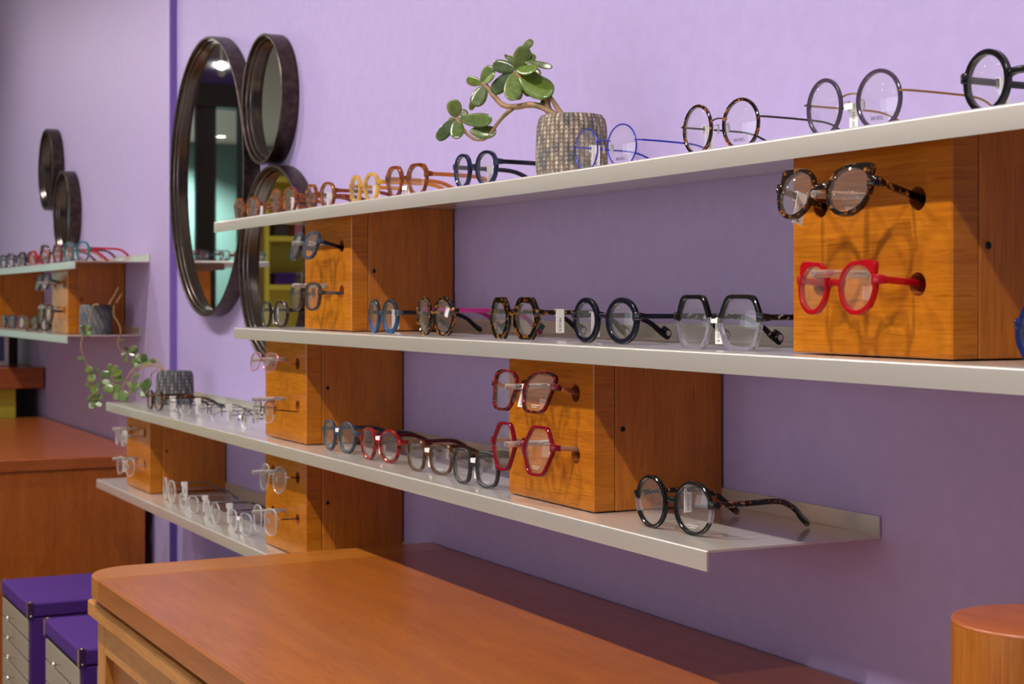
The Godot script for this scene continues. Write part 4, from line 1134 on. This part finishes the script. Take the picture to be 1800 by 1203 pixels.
	plant(p2, [
		[0.0036, Vector3(-4.4826, 1.3065, 0.157), Vector3(-4.4893, 1.3042, 0.1703), Vector3(-4.4931, 1.2785, 0.1778), Vector3(-4.4952, 1.2506, 0.1819), Vector3(-4.5015, 1.2226, 0.1944), Vector3(-4.5046, 1.1947, 0.2006), Vector3(-4.5015, 1.1621, 0.1944), Vector3(-4.4962, 1.1364, 0.184), Vector3(-4.492, 1.1015, 0.1757), Vector3(-4.4878, 1.0782, 0.1674), Vector3(-4.4889, 1.0549, 0.1694), Vector3(-4.4899, 1.0409, 0.1715)],
		[0.0032, Vector3(-4.4633, 1.3042, 0.1187), Vector3(-4.4641, 1.2785, 0.1204), Vector3(-4.4574, 1.2506, 0.107), Vector3(-4.4558, 1.2273, 0.1037), Vector3(-4.4595, 1.1993, 0.1112), Vector3(-4.4543, 1.1784, 0.1008), Vector3(-4.4459, 1.176, 0.0842)],
		[0.0028, Vector3(-4.47, 1.3065, 0.132), Vector3(-4.4585, 1.3531, 0.1091)],
		[0.0024, Vector3(-4.4612, 1.3111, 0.1145), Vector3(-4.4541, 1.3363, 0.1004)]
	], [
		[Vector3(-4.4983, 1.2366, 0.1882), Vector3(-4.4985, 1.2483, 0.2019), 0.0168],
		[Vector3(-4.4977, 1.2375, 0.1869), Vector3(-4.489, 1.2497, 0.1786), 0.0168],
		[Vector3(-4.4983, 1.2357, 0.1882), Vector3(-4.4955, 1.2251, 0.2003), 0.0179],
		[Vector3(-4.4977, 1.2357, 0.1869), Vector3(-4.4846, 1.2205, 0.1833), 0.0179],
		[Vector3(-4.4977, 1.2375, 0.1869), Vector3(-4.4897, 1.2413, 0.1711), 0.0145],
		[Vector3(-4.4998, 1.1583, 0.1911), Vector3(-4.5058, 1.1562, 0.2119), 0.0157],
		[Vector3(-4.4952, 1.1388, 0.1819), Vector3(-4.4881, 1.1195, 0.1812), 0.0257],
		[Vector3(-4.492, 1.1201, 0.1757), Vector3(-4.4829, 1.0935, 0.1754), 0.0268],
		[Vector3(-4.4868, 1.1178, 0.1653), Vector3(-4.483, 1.1304, 0.1578), 0.0157],
		[Vector3(-4.4899, 1.0875, 0.1715), Vector3(-4.4763, 1.0611, 0.1667), 0.0246],
		[Vector3(-4.491, 1.0782, 0.1736), Vector3(-4.4947, 1.0901, 0.1899), 0.0145],
		[Vector3(-4.4857, 1.0829, 0.1632), Vector3(-4.4774, 1.0978, 0.1466), 0.0157],
		[Vector3(-4.4899, 1.0456, 0.1715), Vector3(-4.4902, 1.0483, 0.1853), 0.0168],
		[Vector3(-4.4893, 1.0433, 0.1703), Vector3(-4.4911, 1.0597, 0.1782), 0.0145],
		[Vector3(-4.4889, 1.0433, 0.1694), Vector3(-4.4786, 1.0553, 0.1625), 0.0179],
		[Vector3(-4.4893, 1.0409, 0.1703), Vector3(-4.4799, 1.0208, 0.1783), 0.0224],
		[Vector3(-4.4878, 1.0409, 0.1674), Vector3(-4.4744, 1.0296, 0.1495), 0.0212],
		[Vector3(-4.4847, 1.0549, 0.1611), Vector3(-4.4713, 1.053, 0.1479), 0.0201],
		[Vector3(-4.448, 1.176, 0.0883), Vector3(-4.4558, 1.1691, 0.1037), 0.0134],
		[Vector3(-4.447, 1.1784, 0.0862), Vector3(-4.4461, 1.1911, 0.0934), 0.0123],
		[Vector3(-4.4459, 1.176, 0.0842), Vector3(-4.4325, 1.1925, 0.0664), 0.019],
		[Vector3(-4.4449, 1.176, 0.0821), Vector3(-4.434, 1.183, 0.0604), 0.0179],
		[Vector3(-4.4449, 1.1737, 0.0821), Vector3(-4.4326, 1.1669, 0.0711), 0.0157],
		[Vector3(-4.448, 1.1714, 0.0883), Vector3(-4.4455, 1.1482, 0.0922), 0.0089],
		[Vector3(-4.4574, 1.2096, 0.107), Vector3(-4.4512, 1.2096, 0.0946), 0.0067]
	])
	var p3 := thing("potted_jade_plant", "dark woven pot with sprawling jade plant on the long lower shelf", "potted plant", Vector3(-3.9458, 1.0636, 0.09))
	pot(p3, 0.0445, 0.0815, M.knit_dark)
	plant(p3, [
		[0.004, Vector3(-3.9602, 1.1379, 0.104), Vector3(-3.973, 1.1523, 0.1155), Vector3(-3.9858, 1.171, 0.1271), Vector3(-3.9914, 1.1709, 0.132)],
		[0.0036, Vector3(-3.9693, 1.1461, 0.1122), Vector3(-3.9914, 1.1583, 0.132), Vector3(-4.0171, 1.1578, 0.1552), Vector3(-4.0356, 1.1447, 0.1719), Vector3(-4.0504, 1.1211, 0.1853), Vector3(-4.0597, 1.0933, 0.1938), Vector3(-4.0689, 1.0866, 0.2022), Vector3(-4.0764, 1.0992, 0.2089), Vector3(-4.082, 1.1331, 0.214)],
		[0.003, Vector3(-3.9914, 1.1562, 0.132), Vector3(-4.0134, 1.1515, 0.1519), Vector3(-4.0319, 1.1342, 0.1686), Vector3(-4.0411, 1.1086, 0.177), Vector3(-4.043, 1.0831, 0.1786)],
		[0.0028, Vector3(-3.9822, 1.148, 0.1238), Vector3(-3.995, 1.135, 0.1353), Vector3(-3.9987, 1.1097, 0.1386), Vector3(-4.0098, 1.0883, 0.1486)]
	], [
		[Vector3(-4.0153, 1.1599, 0.1536), Vector3(-4.0353, 1.1681, 0.1762), 0.0192],
		[Vector3(-4.0153, 1.1642, 0.1536), Vector3(-4.0282, 1.1829, 0.1652), 0.0204],
		[Vector3(-4.0153, 1.1642, 0.1536), Vector3(-4.0038, 1.1864, 0.1501), 0.0192],
		[Vector3(-4.0134, 1.16, 0.1519), Vector3(-4.0027, 1.1685, 0.1376), 0.0192],
		[Vector3(-4.0171, 1.1599, 0.1552), Vector3(-4.0258, 1.1536, 0.1722), 0.017],
		[Vector3(-3.9987, 1.1687, 0.1386), Vector3(-3.984, 1.169, 0.1254), 0.0147],
		[Vector3(-4.082, 1.1331, 0.214), Vector3(-4.0835, 1.1587, 0.22), 0.017],
		[Vector3(-4.082, 1.1331, 0.214), Vector3(-4.0609, 1.155, 0.2041), 0.0158],
		[Vector3(-4.082, 1.131, 0.214), Vector3(-4.1041, 1.1348, 0.2366), 0.0215],
		[Vector3(-4.0801, 1.131, 0.2123), Vector3(-4.0537, 1.1402, 0.1952), 0.0192],
		[Vector3(-4.0838, 1.1139, 0.2157), Vector3(-4.0924, 1.114, 0.235), 0.017],
		[Vector3(-4.0782, 1.1183, 0.2106), Vector3(-4.0538, 1.1232, 0.193), 0.0181],
		[Vector3(-4.082, 1.1097, 0.214), Vector3(-4.0792, 1.0867, 0.2252), 0.0317],
		[Vector3(-4.0689, 1.0994, 0.2022), Vector3(-4.0666, 1.0699, 0.207), 0.0226],
		[Vector3(-4.0634, 1.091, 0.1971), Vector3(-4.0406, 1.0707, 0.1856), 0.0317],
		[Vector3(-4.0801, 1.1034, 0.2123), Vector3(-4.0615, 1.0953, 0.1954), 0.0226],
		[Vector3(-4.0393, 1.1129, 0.1753), Vector3(-4.0427, 1.1044, 0.1829), 0.0192],
		[Vector3(-4.0319, 1.1258, 0.1686), Vector3(-4.0227, 1.1365, 0.1602), 0.017],
		[Vector3(-4.0282, 1.1174, 0.1652), Vector3(-4.0276, 1.088, 0.1739), 0.017],
		[Vector3(-4.0171, 1.1008, 0.1552), Vector3(-3.9869, 1.1165, 0.1395), 0.0362],
		[Vector3(-4.0171, 1.105, 0.1552), Vector3(-4.0242, 1.1091, 0.1662), 0.0249],
		[Vector3(-4.0153, 1.0966, 0.1536), Vector3(-4.0082, 1.0767, 0.1541), 0.0215],
		[Vector3(-4.1174, 1.0981, 0.2464), Vector3(-4.1024, 1.1156, 0.2327), 0.0136]
	])
	# ---- spectacles
	for e in PAIRS: eyeglasses(e, e[2] < -3.0)
	# ---- across the shop, seen in the mirrors
	var ped := thing("display_stand", "wooden display stand with a pale shelf across the shop, reflected in the tall mirror", "display stand", Vector3(-6.5, 0, 0.85))
	obj("upright", box_mesh(Vector3(-0.09, 0, -0.17), Vector3(0.09, 1.452, -0.10), 0.002), M.oak_upright, ped)
	obj("shelf_plate", box_mesh(Vector3(-0.11, 1.4525, -0.22), Vector3(0.11, 1.4748, 0.14), 0.002), M.shelf_metal, ped)
	var across := [["red", "first from the wall"], ["slate_crystal", "second from the wall"], ["wine", "in the middle"], ["teal", "fourth from the wall"]]
	for i in 4:
		var g := eyeglasses(["%s glasses on the display stand across the shop, %s" % [["red", "grey blue", "dark red", "teal"][i], across[i][1]], "glasses on the stand across the shop", -6.45, 1.4749, 0.675 + 0.088 * i, 90, 0, 0.046, 1.1, 0.015, "square", "ace", across[i][0], "black", 0.0045, "", 0.03, "", ""], true)
		g.rotation_degrees.y = 78
	var ys := thing("yellow_shelf_unit", "yellow shelving unit across the shop, reflected in the lower mirror", "shelf unit", Vector3(-7.15, 0, 1.7))
	obj("back_panel", box_mesh(Vector3(-0.17, 0, -0.53), Vector3(-0.15, 1.9, 0.53), 0.002), M.yellow, ys)
	for s in [-1, 1]: obj("side_panel", box_mesh(Vector3(-0.149, 0, s * 0.52 - 0.012), Vector3(0.15, 1.9, s * 0.52 + 0.012), 0.002), M.yellow, ys)
	for y in [0.35, 0.68, 1.01, 1.375, 1.594, 1.86]: obj("shelf_board", box_mesh(Vector3(-0.149, y - 0.012, -0.507), Vector3(0.148, y + 0.012, 0.507), 0.002), M.yellow, ys)
	var wares := [[1.387, -0.42, 0.10, 0.055, "cloth", "violet"], [1.387, -0.29, 0.10, 0.055, "white_gloss", "white"], [1.387, -0.16, 0.11, 0.09, "cloth", "tall violet"], [1.606, -0.44, 0.06, 0.07, "dark_beam", "black"], [1.606, -0.33, 0.09, 0.06, "pink_metal", "pink"], [1.606, -0.20, 0.09, 0.06, "white_gloss", "white lidded"], [1.606, -0.05, 0.09, 0.06, "red_dark", "dark red"]]
	for w in wares:
		var b := thing("ware_box", "%s ware box on the %s board of the yellow shelving unit" % [w[5], "upper" if w[0] > 1.5 else "lower"], "box", Vector3(-7.1, w[0], 1.7 + w[1]), "boxes on the yellow shelving unit")
		obj("body", box_mesh(Vector3(-0.06, 0, -w[2] / 2), Vector3(0.06, w[3] * 0.7, w[2] / 2), 0.002), M[w[4]], b)
		obj("lid", box_mesh(Vector3(-0.062, w[3] * 0.7 + 0.0005, -w[2] / 2 - 0.002), Vector3(0.062, w[3], w[2] / 2 + 0.002), 0.002), M[w[4]], b)
